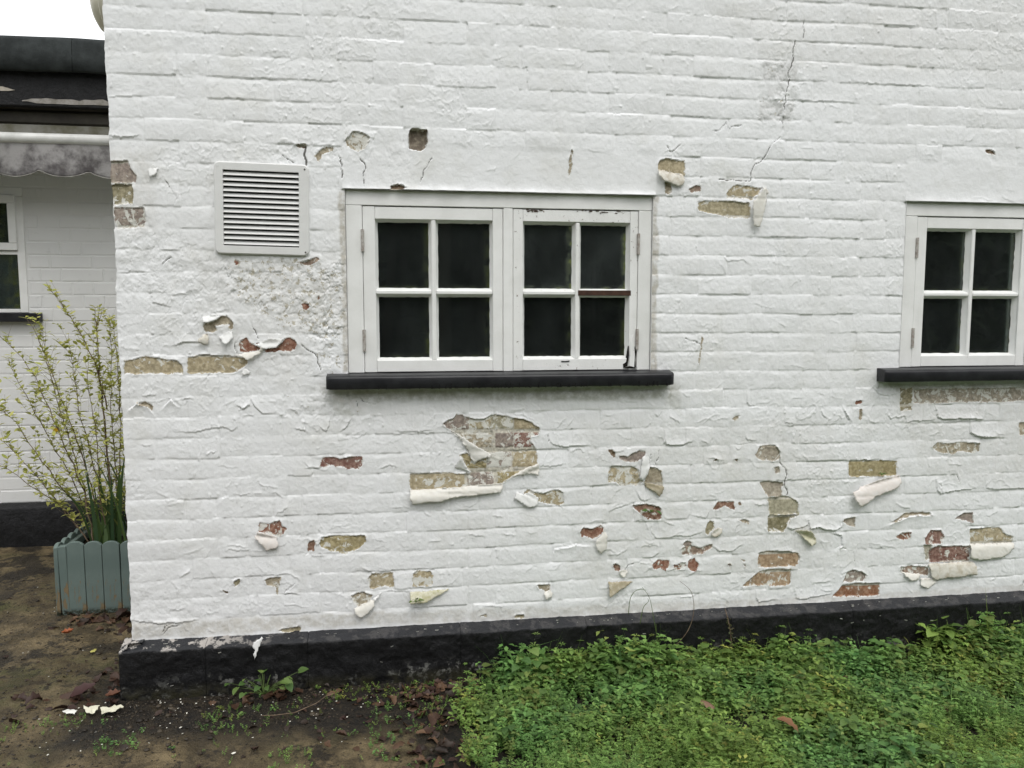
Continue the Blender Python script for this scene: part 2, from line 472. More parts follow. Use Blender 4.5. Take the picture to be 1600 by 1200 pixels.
# ------------------------------------------------------------------ survey of the wall face (metres: x along the wall, z above the ground)
BARE = [
('red', 0.15, 1.5, [(-0.5864, 1.2798), (-0.577, 1.296), (-0.5568, 1.3028), (-0.5483, 1.2889), (-0.5396, 1.2796), (-0.5127, 1.2818), (-0.5041, 1.2701), (-0.518, 1.2563), (-0.5404, 1.2541), (-0.5628, 1.2519), (-0.5783, 1.2543), (-0.5823, 1.2706)]),
('red', 0.2, 1.5, [(-0.4999, 1.2608), (-0.4818, 1.2653), (-0.4547, 1.2675), (-0.4363, 1.2837), (-0.4246, 1.2976), (-0.4086, 1.3045), (-0.3908, 1.2928), (-0.3821, 1.2787), (-0.3916, 1.2601), (-0.4099, 1.2532), (-0.428, 1.2533), (-0.4415, 1.2581), (-0.4643, 1.2489), (-0.4822, 1.2514), (-0.4979, 1.2515)]),
('yellow', 0.3, 2, [(-0.9803, 1.2245), (-0.966, 1.2244), (-0.9371, 1.2317), (-0.9081, 1.2376), (-0.8795, 1.2351), (-0.8366, 1.2233), (-0.8004, 1.223), (-0.7828, 1.2075), (-0.7803, 1.1768), (-0.8818, 1.1764), (-0.9823, 1.1775)]),
('yellow', 0.25, 2, [(-0.7658, 1.2342), (-0.7049, 1.2414), (-0.6756, 1.2389), (-0.6018, 1.2368), (-0.565, 1.2288), (-0.558, 1.2132), (-0.581, 1.1902), (-0.6037, 1.1788), (-0.7145, 1.1761), (-0.7679, 1.1767)]),
('tan', 0.1, 3, [(-0.703, 1.3583), (-0.6833, 1.356), (-0.6654, 1.3674), (-0.6429, 1.3812), (-0.6253, 1.3812), (-0.6039, 1.3582), (-0.6045, 1.3398), (-0.6137, 1.3307), (-0.6218, 1.3536), (-0.6485, 1.3468), (-0.6704, 1.3491), (-0.6622, 1.3308), (-0.6757, 1.3217), (-0.7019, 1.3263), (-0.7057, 1.3446)]),
('red', 0.0, 1, [(-0.3596, 1.4228), (-0.3512, 1.4298), (-0.3355, 1.4266), (-0.3335, 1.4136), (-0.3451, 1.402), (-0.3586, 1.4066)]),
('red', 0.0, 1, [(-0.31, 1.4484), (-0.3007, 1.4554), (-0.2964, 1.4461), (-0.3033, 1.4415)]),
('mauve', 0.08, 2, [(-0.9986, 1.917), (-0.937, 1.9187), (-0.9321, 1.8942), (-0.9093, 1.8701), (-0.9163, 1.8451), (-1.0007, 1.8444)]),
('olive', 0.25, 4, [(-0.9998, 1.837), (-0.9285, 1.8387), (-0.9238, 1.8078), (-0.9283, 1.7735), (-0.9969, 1.769)]),
('mauve', 0.42, 2, [(-0.9914, 1.7598), (-0.89, 1.7587), (-0.8913, 1.6961), (-0.9828, 1.6853), (-0.9923, 1.7132)]),
('tan', 0.1, 2, [(-0.302, 1.9528), (-0.2848, 1.9729), (-0.2677, 1.9846), (-0.2396, 1.9866), (-0.2343, 1.9744), (-0.2569, 1.9681), (-0.2795, 1.959), (-0.2885, 1.9307), (-0.2966, 1.9445)]),
('tan', 0.6, 2, [(-0.1941, 2.0093), (-0.171, 2.0381), (-0.1483, 2.0444), (-0.1258, 2.0339), (-0.1089, 2.026), (-0.115, 2.0005), (-0.1295, 1.9831), (-0.1496, 1.9712), (-0.1721, 1.9818), (-0.1888, 1.9926)]),
('greybrown', 0.03, 14, [(0.0334, 2.0504), (0.0433, 2.0592), (0.097, 2.057), (0.099, 2.0184), (0.0888, 1.9924), (0.0742, 1.9806), (0.0569, 1.9858), (0.0326, 1.9879)]),
('brown', 0.0, 5, [(-0.0371, 1.8549), (0.0033, 1.8587), (0.0206, 1.8505), (-0.0027, 1.839), (-0.0374, 1.8383)]),
('pinkbrown', 0.1, 2, [(-0.3669, 1.5748), (-0.3386, 1.5808), (-0.3044, 1.5954), (-0.2933, 1.5841), (-0.3105, 1.5753), (-0.3277, 1.5665), (-0.3503, 1.5663)]),
('red', 0.0, 1, [(-0.5919, 1.5811), (-0.5782, 1.5813), (-0.5741, 1.57), (-0.587, 1.5625)]),
('brown', 0.0, 3, [(-0.3734, 1.9904), (-0.329, 1.9928), (-0.336, 1.977), (-0.357, 1.9808)]),
('yellow', 0.2, 2.5, [(0.9728, 1.9565), (0.9826, 1.9726), (1.0028, 1.9796), (1.0368, 1.9761), (1.0743, 1.972), (1.0817, 1.9466), (1.0755, 1.9175), (0.9766, 1.9342)]),
('tan', 0.1, 2, [(1.0011, 1.8901), (1.025, 1.8842), (1.0291, 1.8522), (1.0156, 1.8455), (1.0019, 1.8484)]),
('pinkbrown', 0.1, 1.5, [(1.0972, 1.8666), (1.1208, 1.8819), (1.1449, 1.8806), (1.1453, 1.8644), (1.1077, 1.8539)]),
('yellow', 0.25, 2, [(1.2495, 1.8537), (1.2731, 1.8803), (1.2938, 1.8885), (1.3149, 1.8845), (1.3571, 1.8822), (1.3784, 1.8761), (1.398, 1.8798), (1.379, 1.8565), (1.3516, 1.8298), (1.3443, 1.8395), (1.2534, 1.8376)]),
('tanolive', 0.15, 2, [(1.136, 1.8222), (1.2607, 1.8247), (1.3449, 1.8199), (1.348, 1.7642), (1.2624, 1.7627), (1.2273, 1.7719), (1.1437, 1.7866), (1.1365, 1.7995)]),
('brown', 0.0, 1.5, [(0.7868, 0.8576), (0.8028, 0.8616), (0.8191, 0.8504), (0.8161, 0.8283), (0.7998, 0.8414)]),
('mauve', 0.05, 2, [(0.8354, 0.8373), (0.8679, 0.8301), (0.8937, 0.8454), (0.9196, 0.8543), (0.9425, 0.8473), (0.9395, 0.8314), (0.9137, 0.8129), (0.8812, 0.8087), (0.8617, 0.8111), (0.8355, 0.8278)]),
('yellow', 0.5, 2, [(0.7941, 0.778), (0.8036, 0.7968), (0.8945, 0.7892), (0.9176, 0.7744), (0.9214, 0.7358), (0.9346, 0.729), (0.9152, 0.7167), (0.837, 0.716), (0.8238, 0.7324), (0.7915, 0.727)]),
('tan', 0.05, 2.5, [(0.9379, 0.7289), (0.9599, 0.786), (0.9829, 0.7854), (1.0062, 0.7686), (1.0133, 0.7395), (1.0127, 0.704), (0.9944, 0.6949), (0.9414, 0.7159)]),
('redbrown', 0.25, 3, [(0.8903, 0.6339), (0.9493, 0.6369), (1.0022, 0.6266), (1.0124, 0.6133), (1.0111, 0.5743), (0.99, 0.5719), (0.9568, 0.5796), (0.9236, 0.6003)]),
('red', 0.12, 2, [(0.6806, 0.5356), (0.6934, 0.5511), (0.7289, 0.5465), (0.7643, 0.558), (0.7775, 0.5445), (0.7647, 0.5257), (0.7325, 0.5057), (0.7066, 0.5152), (0.6872, 0.516)]),
('redbrown', 0.1, 1.5, [(1.2265, 0.6055), (1.246, 0.6343), (1.2764, 0.6366), (1.3158, 0.6332), (1.3141, 0.6221), (1.3246, 0.6118), (1.3181, 0.6002), (1.2975, 0.6095), (1.27, 0.6204), (1.2501, 0.6047)]),
('brown', 0.0, 1.5, [(1.3343, 0.6313), (1.3459, 0.6308), (1.3448, 0.619), (1.3345, 0.6214)]),
('olive', 0.05, 2, [(1.2009, 0.5474), (1.2141, 0.558), (1.2312, 0.5528), (1.233, 0.5329), (1.2185, 0.517), (1.2088, 0.5009), (1.1984, 0.5113)]),
('tan', 0.1, 2, [(1.3363, 0.5586), (1.3602, 0.5597), (1.3844, 0.5515), (1.3813, 0.5403), (1.3605, 0.5497)]),
('pinkbrown', 0.35, 2, [(1.0989, 0.4496), (1.1255, 0.4616), (1.1796, 0.4513), (1.2098, 0.458), (1.2266, 0.4639), (1.227, 0.4473), (1.2069, 0.4382), (1.1869, 0.4259), (1.1397, 0.4247), (1.0994, 0.4245)]),
('mauve', 0.0, 2, [(1.1018, 0.4692), (1.1217, 0.4828), (1.1386, 0.4742), (1.1322, 0.4613), (1.1122, 0.4556)]),
('red', 0.12, 1.5, [(0.9799, 0.3925), (0.9996, 0.408), (1.0329, 0.4065), (1.053, 0.4022), (1.0435, 0.3763), (1.0304, 0.3637), (1.0068, 0.3748), (0.9836, 0.3706)]),
('redbrown', 0.4, 1.5, [(1.0634, 0.3853), (1.0868, 0.3875), (1.1135, 0.3928), (1.1173, 0.3761), (1.0939, 0.3673), (1.0738, 0.3663)]),
('red', 0.1, 1.5, [(1.1269, 0.3988), (1.1569, 0.4107), (1.162, 0.3939), (1.171, 0.3835), (1.1616, 0.3541), (1.1378, 0.3586), (1.1241, 0.3725)]),
('redbrown', 0.3, 1.5, [(0.8164, 0.3969), (0.8281, 0.4015), (0.8446, 0.389), (0.8481, 0.3758), (0.8384, 0.3664), (0.8219, 0.377)]),
('tan', 0.1, 1.5, [(1.2944, 0.9677), (1.3141, 0.9847), (1.331, 0.9831), (1.3179, 0.9672)]),
('brown', 0, 1.5, [(1.2227, 0.8078), (1.2347, 0.812), (1.2329, 0.801)]),
('brown', 0, 1.5, [(1.3109, 0.8087), (1.3259, 0.807), (1.3228, 0.7953)]),
('brown', 0, 1.5, [(1.297, 0.3777), (1.3072, 0.3772), (1.3077, 0.3605)]),
('brown', 0, 1.5, [(1.3513, 0.3952), (1.3686, 0.391), (1.3654, 0.3812)]),
('brown', 0, 1.5, [(1.3574, 0.3748), (1.3713, 0.3708), (1.3695, 0.3589)]),
('greytan', 0.2, 2, [(1.4001, 0.8242), (1.4172, 0.8585), (1.4535, 0.8625), (1.4865, 0.8603), (1.5074, 0.8284), (1.5029, 0.8075), (1.4776, 0.7977), (1.419, 0.8027)]),
('greytan', 0.05, 2, [(1.4822, 0.7695), (1.5004, 0.7725), (1.5048, 0.7513), (1.4903, 0.7447)]),
('greytan', 0.1, 2.5, [(1.4219, 0.7096), (1.4583, 0.7141), (1.521, 0.7086), (1.5252, 0.6944), (1.5145, 0.6842), (1.523, 0.65), (1.4604, 0.6507), (1.4373, 0.6831)]),
('creamolive', 0.1, 2.5, [(1.4604, 0.65), (1.5489, 0.6491), (1.5907, 0.6214), (1.5947, 0.5736), (1.4703, 0.5725)]),
('olivedark', 0.15, 3.5, [(1.463, 0.5714), (1.5963, 0.5707), (1.5597, 0.555), (1.5458, 0.527), (1.5355, 0.5024), (1.4651, 0.5053)]),
('orange', 0.15, 2, [(1.4237, 0.4144), (1.4529, 0.4238), (1.557, 0.4192), (1.5986, 0.4066), (1.6105, 0.388), (1.5929, 0.3564), (1.4292, 0.3569)]),
('orange', 0.3, 2, [(1.3615, 0.2814), (1.3974, 0.3119), (1.4262, 0.3356), (1.4702, 0.3478), (1.5709, 0.343), (1.5693, 0.2817), (1.5396, 0.2759), (1.4353, 0.2812), (1.3762, 0.2806)]),
('mauve', 0.35, 2.5, [(1.8042, 0.2771), (1.818, 0.313), (1.8481, 0.3261), (1.8869, 0.3169), (1.9069, 0.3013), (1.8964, 0.2761)]),
('orangered', 0.12, 2.5, [(1.757, 0.2173), (1.8038, 0.2631), (1.8607, 0.268), (1.9674, 0.2665), (1.9717, 0.2114), (1.8796, 0.2108)]),
('olive', 0.25, 2, [(2.0216, 1.084), (2.0742, 1.0871), (2.0777, 1.0194), (2.075, 0.993), (2.0304, 0.99), (2.0223, 1.0203)]),
('greytan', 0.4, 2, [(2.0828, 1.0795), (2.3718, 1.0793), (2.7114, 1.0785), (2.7151, 1.0259), (2.5941, 1.0263), (2.4595, 1.0207), (2.2502, 1.0241), (2.1597, 1.018), (2.0857, 1.023)]),
('red', 0, 1.5, [(1.8252, 1.0347), (1.8547, 1.0357), (1.8552, 1.0245), (1.8273, 1.0235)]),
('tan', 0, 1.5, [(1.8443, 1.0008), (1.8545, 1.0044), (1.8577, 0.9707), (1.8527, 0.9558), (1.8445, 0.9597)]),
('tan', 0.2, 2, [(2.5758, 0.9301), (2.6787, 0.9319), (2.6828, 0.8735), (2.5835, 0.8796)]),
('tan', 0.35, 1.5, [(2.1846, 0.8349), (2.1977, 0.8537), (2.2519, 0.8486), (2.2932, 0.8553), (2.3522, 0.8501), (2.3946, 0.8452), (2.3965, 0.8143), (2.3631, 0.809), (2.3039, 0.8166), (2.2794, 0.8057), (2.2208, 0.8111), (2.191, 0.8233)]),
('olivegold', 0.12, 2.5, [(1.8096, 0.7876), (1.8779, 0.7896), (2.0245, 0.7818), (2.0259, 0.7207), (1.9379, 0.718), (1.8125, 0.7218)]),
('tan', 0.1, 4, [(2.0089, 0.5175), (2.0686, 0.5578), (2.1847, 0.5589), (2.192, 0.5477), (2.094, 0.5468), (2.0614, 0.5371)]),
('mauve', 0.1, 2, [(2.2998, 0.5257), (2.3447, 0.5514), (2.3829, 0.5516), (2.3881, 0.5067), (2.3553, 0.5158), (2.3125, 0.5253)]),
('red', 0.3, 1.5, [(2.0363, 0.4622), (2.0604, 0.4752), (2.1018, 0.4766), (2.0987, 0.4557), (2.0744, 0.445), (2.041, 0.4503)]),
('redmauve', 0.3, 2, [(2.1657, 0.449), (2.1891, 0.4793), (2.2393, 0.4812), (2.2581, 0.4451), (2.2425, 0.4223), (2.1713, 0.4214)]),
('redmauve', 0.22, 2, [(2.2015, 0.4044), (2.2264, 0.4112), (2.3747, 0.4048), (2.3789, 0.3357), (2.1964, 0.3441), (2.1858, 0.3855)]),
('cream', 0.2, 2, [(2.159, 0.418), (2.1967, 0.4164), (2.2001, 0.3534), (2.1749, 0.3546)]),
('yellow', 0.3, 2, [(2.3745, 0.4797), (2.511, 0.4821), (2.5476, 0.4489), (2.5813, 0.4356), (2.5805, 0.4094), (2.3827, 0.4131)]),
('pinkbrown', 0.4, 2, [(2.0595, 0.3286), (2.1135, 0.3299), (2.1892, 0.3224), (2.1914, 0.2829), (2.1152, 0.2984), (2.0649, 0.3048)]),
('greytan', 0.1, 2, [(1.7924, 0.5336), (1.8, 0.5448), (1.8321, 0.5474), (1.8482, 0.5506), (1.8483, 0.5122), (1.8173, 0.5173)]),
('redmauve', 0.25, 1.5, [(-0.31, 0.8279), (-0.2978, 0.8577), (-0.2629, 0.8598), (-0.2398, 0.8502), (-0.2045, 0.8583), (-0.1576, 0.8589), (-0.1551, 0.8297), (-0.1702, 0.8119), (-0.2054, 0.8141), (-0.2635, 0.8297), (-0.2985, 0.8228)]),
('red', 0.45, 1.5, [(-0.534, 0.6211), (-0.4998, 0.6156), (-0.4565, 0.6242), (-0.4513, 0.6028), (-0.4382, 0.5962), (-0.4462, 0.5782), (-0.4639, 0.5637), (-0.5179, 0.5842), (-0.5367, 0.588)]),
('redbrown', 0.05, 1.5, [(-0.3602, 0.538), (-0.3396, 0.5482), (-0.3312, 0.5306), (-0.3406, 0.5034), (-0.3609, 0.5074)]),
('olivegold', 0.25, 2, [(-0.3195, 0.5301), (-0.3102, 0.5543), (-0.2691, 0.5587), (-0.148, 0.555), (-0.1485, 0.529), (-0.1756, 0.5054), (-0.2233, 0.4889), (-0.2703, 0.5003), (-0.311, 0.5175)]),
('yellow', 0.3, 1.5, [(-0.1419, 0.3856), (-0.1296, 0.4038), (-0.1056, 0.4076), (-0.0485, 0.4048), (-0.0451, 0.3494), (-0.0884, 0.3548), (-0.1366, 0.3478)]),
('yellow', 0.4, 1.5, [(0.0283, 0.3992), (0.0424, 0.408), (0.0911, 0.4056), (0.1013, 0.3862), (0.0997, 0.3483), (0.0277, 0.3488)]),
('tan', 0.3, 1.5, [(-0.5232, 0.3984), (-0.5114, 0.407), (-0.4622, 0.4089), (-0.4717, 0.3774), (-0.4755, 0.3437), (-0.4812, 0.3502), (-0.4806, 0.3717), (-0.5121, 0.3825)]),
('tan', 0.4, 2, [(-0.2057, 0.3233), (-0.1607, 0.3353), (-0.125, 0.3221), (-0.1313, 0.3024), (-0.1796, 0.2811), (-0.1971, 0.3009)]),
('tanolive', 0.1, 3, [(-0.4763, 0.2075), (-0.4295, 0.2109), (-0.403, 0.2168), (-0.3945, 0.2057), (-0.4006, 0.1948), (-0.4474, 0.1964)]),
('yellow', 0.4, 2, [(0.455, 0.6985), (0.4726, 0.7112), (0.5078, 0.699), (0.5343, 0.6937), (0.5608, 0.7039), (0.5919, 0.7064), (0.612, 0.6933), (0.6145, 0.6532), (0.5967, 0.6449), (0.5655, 0.6505), (0.5123, 0.6634)]),
('olive', 0, 2, [(-0.6293, 0.4037), (-0.6074, 0.4078), (-0.6102, 0.395), (-0.63, 0.3804)]),
('brown', 0, 2, [(-0.6716, 0.3686), (-0.6524, 0.3624), (-0.6541, 0.3547)]),
('brown', 0, 2, [(2.3486, 2.0525), (2.3744, 2.0533), (2.3984, 2.0322), (2.3559, 2.0384)]),
('tan', 0.25, 2, [(0.5121, 0.3273), (0.56, 0.3281), (0.5602, 0.3022), (0.5442, 0.2933), (0.5377, 0.3066), (0.5218, 0.3107)]),
('tan', 0, 2, [(0.2847, 0.217), (0.3098, 0.222), (0.3098, 0.2117)]),
('tanolive', 0, 3, [(0.4233, 0.2124), (0.4551, 0.2138), (0.4583, 0.1994), (0.4202, 0.2015)]),
('tan', 0.1, 4, [(-0.9438, 1.0716), (-0.9147, 1.0773), (-0.8902, 1.0592), (-0.8945, 1.0424), (-0.9082, 1.0595)]),
('tan', 0.2, 1, [(0.6357, 2.0046), (0.6407, 1.9941), (0.6338, 1.9293), (0.626, 1.9026), (0.6228, 1.9232)]),
('tan', 0.1, 1, [(1.1608, 1.2999), (1.1662, 1.2967), (1.1644, 1.259), (1.1555, 1.1929), (1.1514, 1.1961), (1.1592, 1.2591)])]
BIG = ('creammortar', 0.25, 2.5, [(0.1459, 0.9738), (0.1608, 0.9863), (0.1841, 0.9944), (0.1949, 1.0113), (0.2139, 1.011), (0.2309, 1.0021), (0.2479, 0.9975), (0.2692, 0.9885), (0.2949, 0.9902), (0.312, 0.9963), (0.3335, 1.0045), (0.3593, 1.0049), (0.3809, 1.0014), (0.4155, 0.9922), (0.4546, 0.9871), (0.4807, 0.9757), (0.5114, 0.9577), (0.518, 0.9467), (0.5137, 0.9272), (0.483, 0.9191), (0.4787, 0.8996), (0.4963, 0.8817), (0.5073, 0.864), (0.5096, 0.8289), (0.5096, 0.8113), (0.4199, 0.77), (0.3742, 0.7429), (0.3698, 0.7343), (0.2681, 0.7309), (0.0212, 0.7224), (0.0198, 0.7819), (0.0303, 0.7859), (0.0978, 0.7882), (0.1614, 0.7885), (0.2083, 0.7806), (0.2426, 0.7818), (0.249, 0.7881), (0.2087, 0.8542), (0.2387, 0.8621), (0.2642, 0.8246), (0.2134, 0.9187), (0.1711, 0.954)])
BIG_BRICKS = [
('mauve', 0.35, [(0.1462, 1.0143), (0.2097, 1.0132), (0.2437, 1.0126), (0.2434, 0.9516), (0.1457, 0.9503)]),
('tanolive', 0.55, [(0.2459, 1.0125), (0.3314, 1.011), (0.3313, 0.9515), (0.2456, 0.9516)]),
('creamolive', 0.5, [(0.3335, 1.0109), (0.4168, 1.0094), (0.4168, 0.951), (0.3334, 0.9515)]),
('yellow', 0.1, [(0.4198, 1.0094), (0.5243, 1.0075), (0.5245, 0.9487), (0.4199, 0.9488)]),
('tan', 0.55, [(0.1414, 0.9375), (0.3334, 0.9368), (0.3333, 0.8814), (0.1409, 0.8818)]),
('mauve', 0.2, [(0.3463, 0.9374), (0.4177, 0.9367), (0.4177, 0.8784), (0.3462, 0.8789)]),
('redmauve', 0.4, [(0.4186, 0.9366), (0.5246, 0.9357), (0.5248, 0.8758), (0.4186, 0.8784)]),
('olivegold', 0.3, [(0.2088, 0.8628), (0.3117, 0.8624), (0.3115, 0.8028), (0.2084, 0.8023)]),
('mauve', 0.75, [(0.3138, 0.8623), (0.4086, 0.8612), (0.4086, 0.801), (0.3136, 0.8028)]),
('yellow', 0.25, [(0.4121, 0.8611), (0.5161, 0.8602), (0.5163, 0.8001), (0.4121, 0.8009)]),
('yellow', 0.3, [(0.0136, 0.795), (0.2276, 0.7866), (0.2272, 0.7192), (0.0128, 0.7227)]),
('mauve', 0.4, [(0.2405, 0.7875), (0.3374, 0.7864), (0.3373, 0.7375), (0.2402, 0.7362)]),
('olivegold', 0.3, [(0.3547, 0.7872), (0.4505, 0.7866), (0.4506, 0.7383), (0.3546, 0.7391)])]
LIPS = [
(7, 26, [(1.5475, 0.5198), (1.5688, 0.5082), (1.6132, 0.5172), (1.6368, 0.527), (1.6381, 0.552)]),
(6, 22, [(1.6396, 0.5519), (1.6472, 0.5087), (1.6883, 0.5142), (1.7191, 0.4986), (1.7569, 0.4985), (1.7852, 0.5104), (1.7852, 0.5464)]),
(3.5, 28, [(-0.8027, 0.9659), (-0.7478, 0.9618), (-0.6863, 0.9768), (-0.6417, 0.9788), (-0.6198, 0.9619), (-0.5997, 0.978), (-0.5972, 1.0044)]),
(4, 18, [(-0.5945, 1.0542), (-0.578, 1.0451), (-0.5551, 1.0594), (-0.5534, 1.0799)]),
(5, 25, [(-0.5491, 1.074), (-0.533, 1.0473), (-0.5111, 1.0263), (-0.48, 1.0258)]),
(5, 14, [(-0.3961, 0.9678), (-0.3619, 0.9581), (-0.3611, 0.9909)]),
(5, 14, [(-0.3097, 0.9749), (-0.287, 0.9565), (-0.272, 0.9772), (-0.2686, 1.004)]),
(6, 12, [(-0.226, 0.9582), (-0.2083, 0.9699), (-0.1962, 0.9936)]),
(4, 14, [(-0.3619, 0.8354), (-0.345, 0.8169), (-0.3102, 0.8219)]),
(4, 20, [(1.3573, 1.0759), (1.3563, 1.0406), (1.3669, 1.0244), (1.394, 1.0239)]),
(4, 20, [(1.519, 1.0121), (1.5224, 0.9535), (1.5571, 0.9463)]),
(4, 16, [(1.6725, 1.0062), (1.684, 0.9798), (1.7054, 0.9663)]),
(4, 16, [(1.7777, 0.9945), (1.8042, 0.9512)]),
(3, 10, [(1.5891, 0.9195), (1.5908, 0.8736)]),
(8, 24, [(1.0164, 0.9253), (1.0172, 0.8838), (1.0372, 0.8718), (1.0933, 0.8724), (1.1229, 0.8813)]),
(3.5, 16, [(1.9041, 1.0845), (1.9263, 1.0645), (1.9767, 1.0538), (1.9942, 1.0602)]),
(4, 24, [(0.9738, 0.553), (0.9677, 0.5239), (0.9913, 0.4968), (1.0445, 0.4979), (1.0843, 0.5061), (1.118, 0.4981), (1.1848, 0.5151)]),
(3, 14, [(1.1361, 0.5859), (1.1969, 0.5718), (1.2132, 0.5962)]),
(2.5, 16, [(1.0229, 0.5836), (1.0363, 0.5734), (1.1163, 0.5736), (1.1262, 0.583)]),
(3, 10, [(0.9791, 0.9992), (0.989, 0.9895), (0.9987, 0.9988)]),
(3, 10, [(1.3164, 0.854), (1.3262, 0.8447), (1.3381, 0.8535)]),
(4, 18, [(1.7766, 0.9983), (1.7981, 0.9606), (1.8104, 0.9529)]),
(9, 30, [(2.1855, 0.9986), (2.1957, 0.9643), (2.2211, 0.9524), (2.2958, 0.9548), (2.4051, 0.9466), (2.4096, 0.9833)]),
(5, 24, [(2.0614, 0.9404), (2.0815, 0.9475), (2.1801, 0.9471)]),
(4, 14, [(1.9704, 0.9723), (1.9831, 0.9608), (2.0478, 0.9671), (2.0573, 0.9405)]),
(11, 28, [(2.3471, 0.9347), (2.3496, 0.8924), (2.3927, 0.8761), (2.4689, 0.8728)]),
(6, 22, [(2.2062, 0.6999), (2.2131, 0.6494), (2.2307, 0.6334), (2.272, 0.6436), (2.3809, 0.6533)]),
(5, 24, [(2.4346, 0.6773), (2.4403, 0.6537), (2.4833, 0.6469), (2.6198, 0.6479), (2.6986, 0.6493)]),
(5, 22, [(1.4211, 0.2604), (1.4205, 0.2316), (1.4338, 0.2092), (1.5043, 0.2162)]),
(5, 26, [(1.5889, 0.2589), (1.5979, 0.2185), (1.6244, 0.2134), (1.6998, 0.2204), (1.7451, 0.2289)]),
(4, 22, [(0.9397, 0.4206), (0.9794, 0.4188), (1.0056, 0.4406), (1.0049, 0.4799)]),
(5, 22, [(0.9092, 0.6848), (0.9227, 0.6585), (0.9425, 0.6495), (0.9588, 0.6573)]),
(5, 22, [(0.7166, 0.478), (0.6972, 0.4788), (0.6649, 0.4847), (0.6329, 0.4764), (0.5785, 0.4724), (0.5754, 0.4532)]),
(3, 18, [(-0.0827, 0.3356), (-0.0041, 0.3315), (0.014, 0.3243)]),
(3, 14, [(0.348, 0.4952), (0.3479, 0.4507), (0.3573, 0.4407)]),
(3, 26, [(0.7994, 0.6114), (0.8187, 0.6235), (0.8837, 0.6405)]),
(3.5, 20, [(-0.0261, 0.9518), (0.0071, 0.9469), (0.0573, 0.9471), (0.0993, 0.95)]),
(6, 24, [(0.5621, 0.8977), (0.5732, 0.8843), (0.6086, 0.8768), (0.6619, 0.8777), (0.7065, 0.8784)]),
(4, 24, [(0.5207, 0.8022), (0.5736, 0.8007), (0.6135, 0.8084)]),
(3, 14, [(1.2437, 1.6116), (1.2607, 1.5932), (1.3034, 1.5967), (1.3298, 1.6001), (1.3434, 1.5878)]),
(2.5, 14, [(1.3657, 1.6191), (1.4024, 1.6164), (1.4558, 1.6182)]),
(3, 16, [(1.4135, 1.6861), (1.467, 1.6844), (1.6014, 1.6906)]),
(2, 12, [(1.1362, 1.6811), (1.1318, 1.6504), (1.139, 1.6197)]),
(4, 14, [(-0.8354, 1.6138), (-0.7776, 1.6145)]),
(4, 14, [(-0.9895, 1.5328), (-0.9413, 1.5357), (-0.8869, 1.5387)]),
(4, 16, [(-0.8779, 1.4625), (-0.8761, 1.4306), (-0.843, 1.4211), (-0.8188, 1.4147)]),
(3, 14, [(-0.8111, 1.4564), (-0.7557, 1.4617)]),
(3.5, 14, [(-0.997, 2.1346), (-0.8956, 2.1385)]),
(4.5, 16, [(-0.9926, 2.0007), (-0.9485, 1.9984), (-0.9012, 2.0036)]),
(5, 22, [(-0.9896, 0.2709), (-0.8981, 0.2568), (-0.8221, 0.2549), (-0.7643, 0.263)]),
(3, 14, [(-0.4648, 0.3432), (-0.4203, 0.3461), (-0.4006, 0.3398)]),
(2.5, 12, [(-0.8536, 0.3043), (-0.8299, 0.3004), (-0.8106, 0.3071)]),
(5, 18, [(1.2234, 0.4574), (1.2614, 0.4325), (1.3092, 0.4304), (1.3462, 0.4521)]),
(4, 16, [(1.3238, 0.5194), (1.3268, 0.5325), (1.3403, 0.5386)]),
(3, 16, [(1.5153, 2.2111), (1.6651, 2.2168), (1.7561, 2.2164)]),
(3, 14, [(1.8461, 2.5189), (1.9503, 2.5171), (2.0366, 2.5204)]),
(3, 14, [(1.7711, 2.2921), (1.8506, 2.2926), (1.8938, 2.2889)]),
(3, 14, [(1.8998, 2.2919), (2.0925, 2.2925)]),
(3, 12, [(-0.5957, 1.0542), (-0.578, 1.0446), (-0.555, 1.0629)]),
(6, 26, [(-0.8092, 1.2765), (-0.7762, 1.2877), (-0.7179, 1.2874)]),
(3, 12, [(-0.4552, 0.3426), (-0.4319, 0.3476), (-0.4029, 0.3399)]),
(3, 12, [(-0.3623, 0.8204), (-0.3334, 0.8214), (-0.3102, 0.8219)]),
(8, 30, [(2.1895, 0.5478), (2.094, 0.5468), (2.0614, 0.5371), (2.0089, 0.5175)]),
(9, 26, [(-0.8945, 1.0424), (-0.9081, 1.0618), (-0.9438, 1.0716), (-0.9662, 1.0528)]),
(8, 18, [(-0.8065, 1.0617), (-0.8276, 1.0813), (-0.8503, 1.0585)]),
(9, 26, [(1.7574, 0.4862), (1.7882, 0.4741), (1.7939, 0.4305), (1.779, 0.4224)]),
(6, 20, [(1.6386, 0.5377), (1.6472, 0.5087), (1.6883, 0.5142), (1.7189, 0.5022), (1.7644, 0.5004), (1.7867, 0.5103)])]
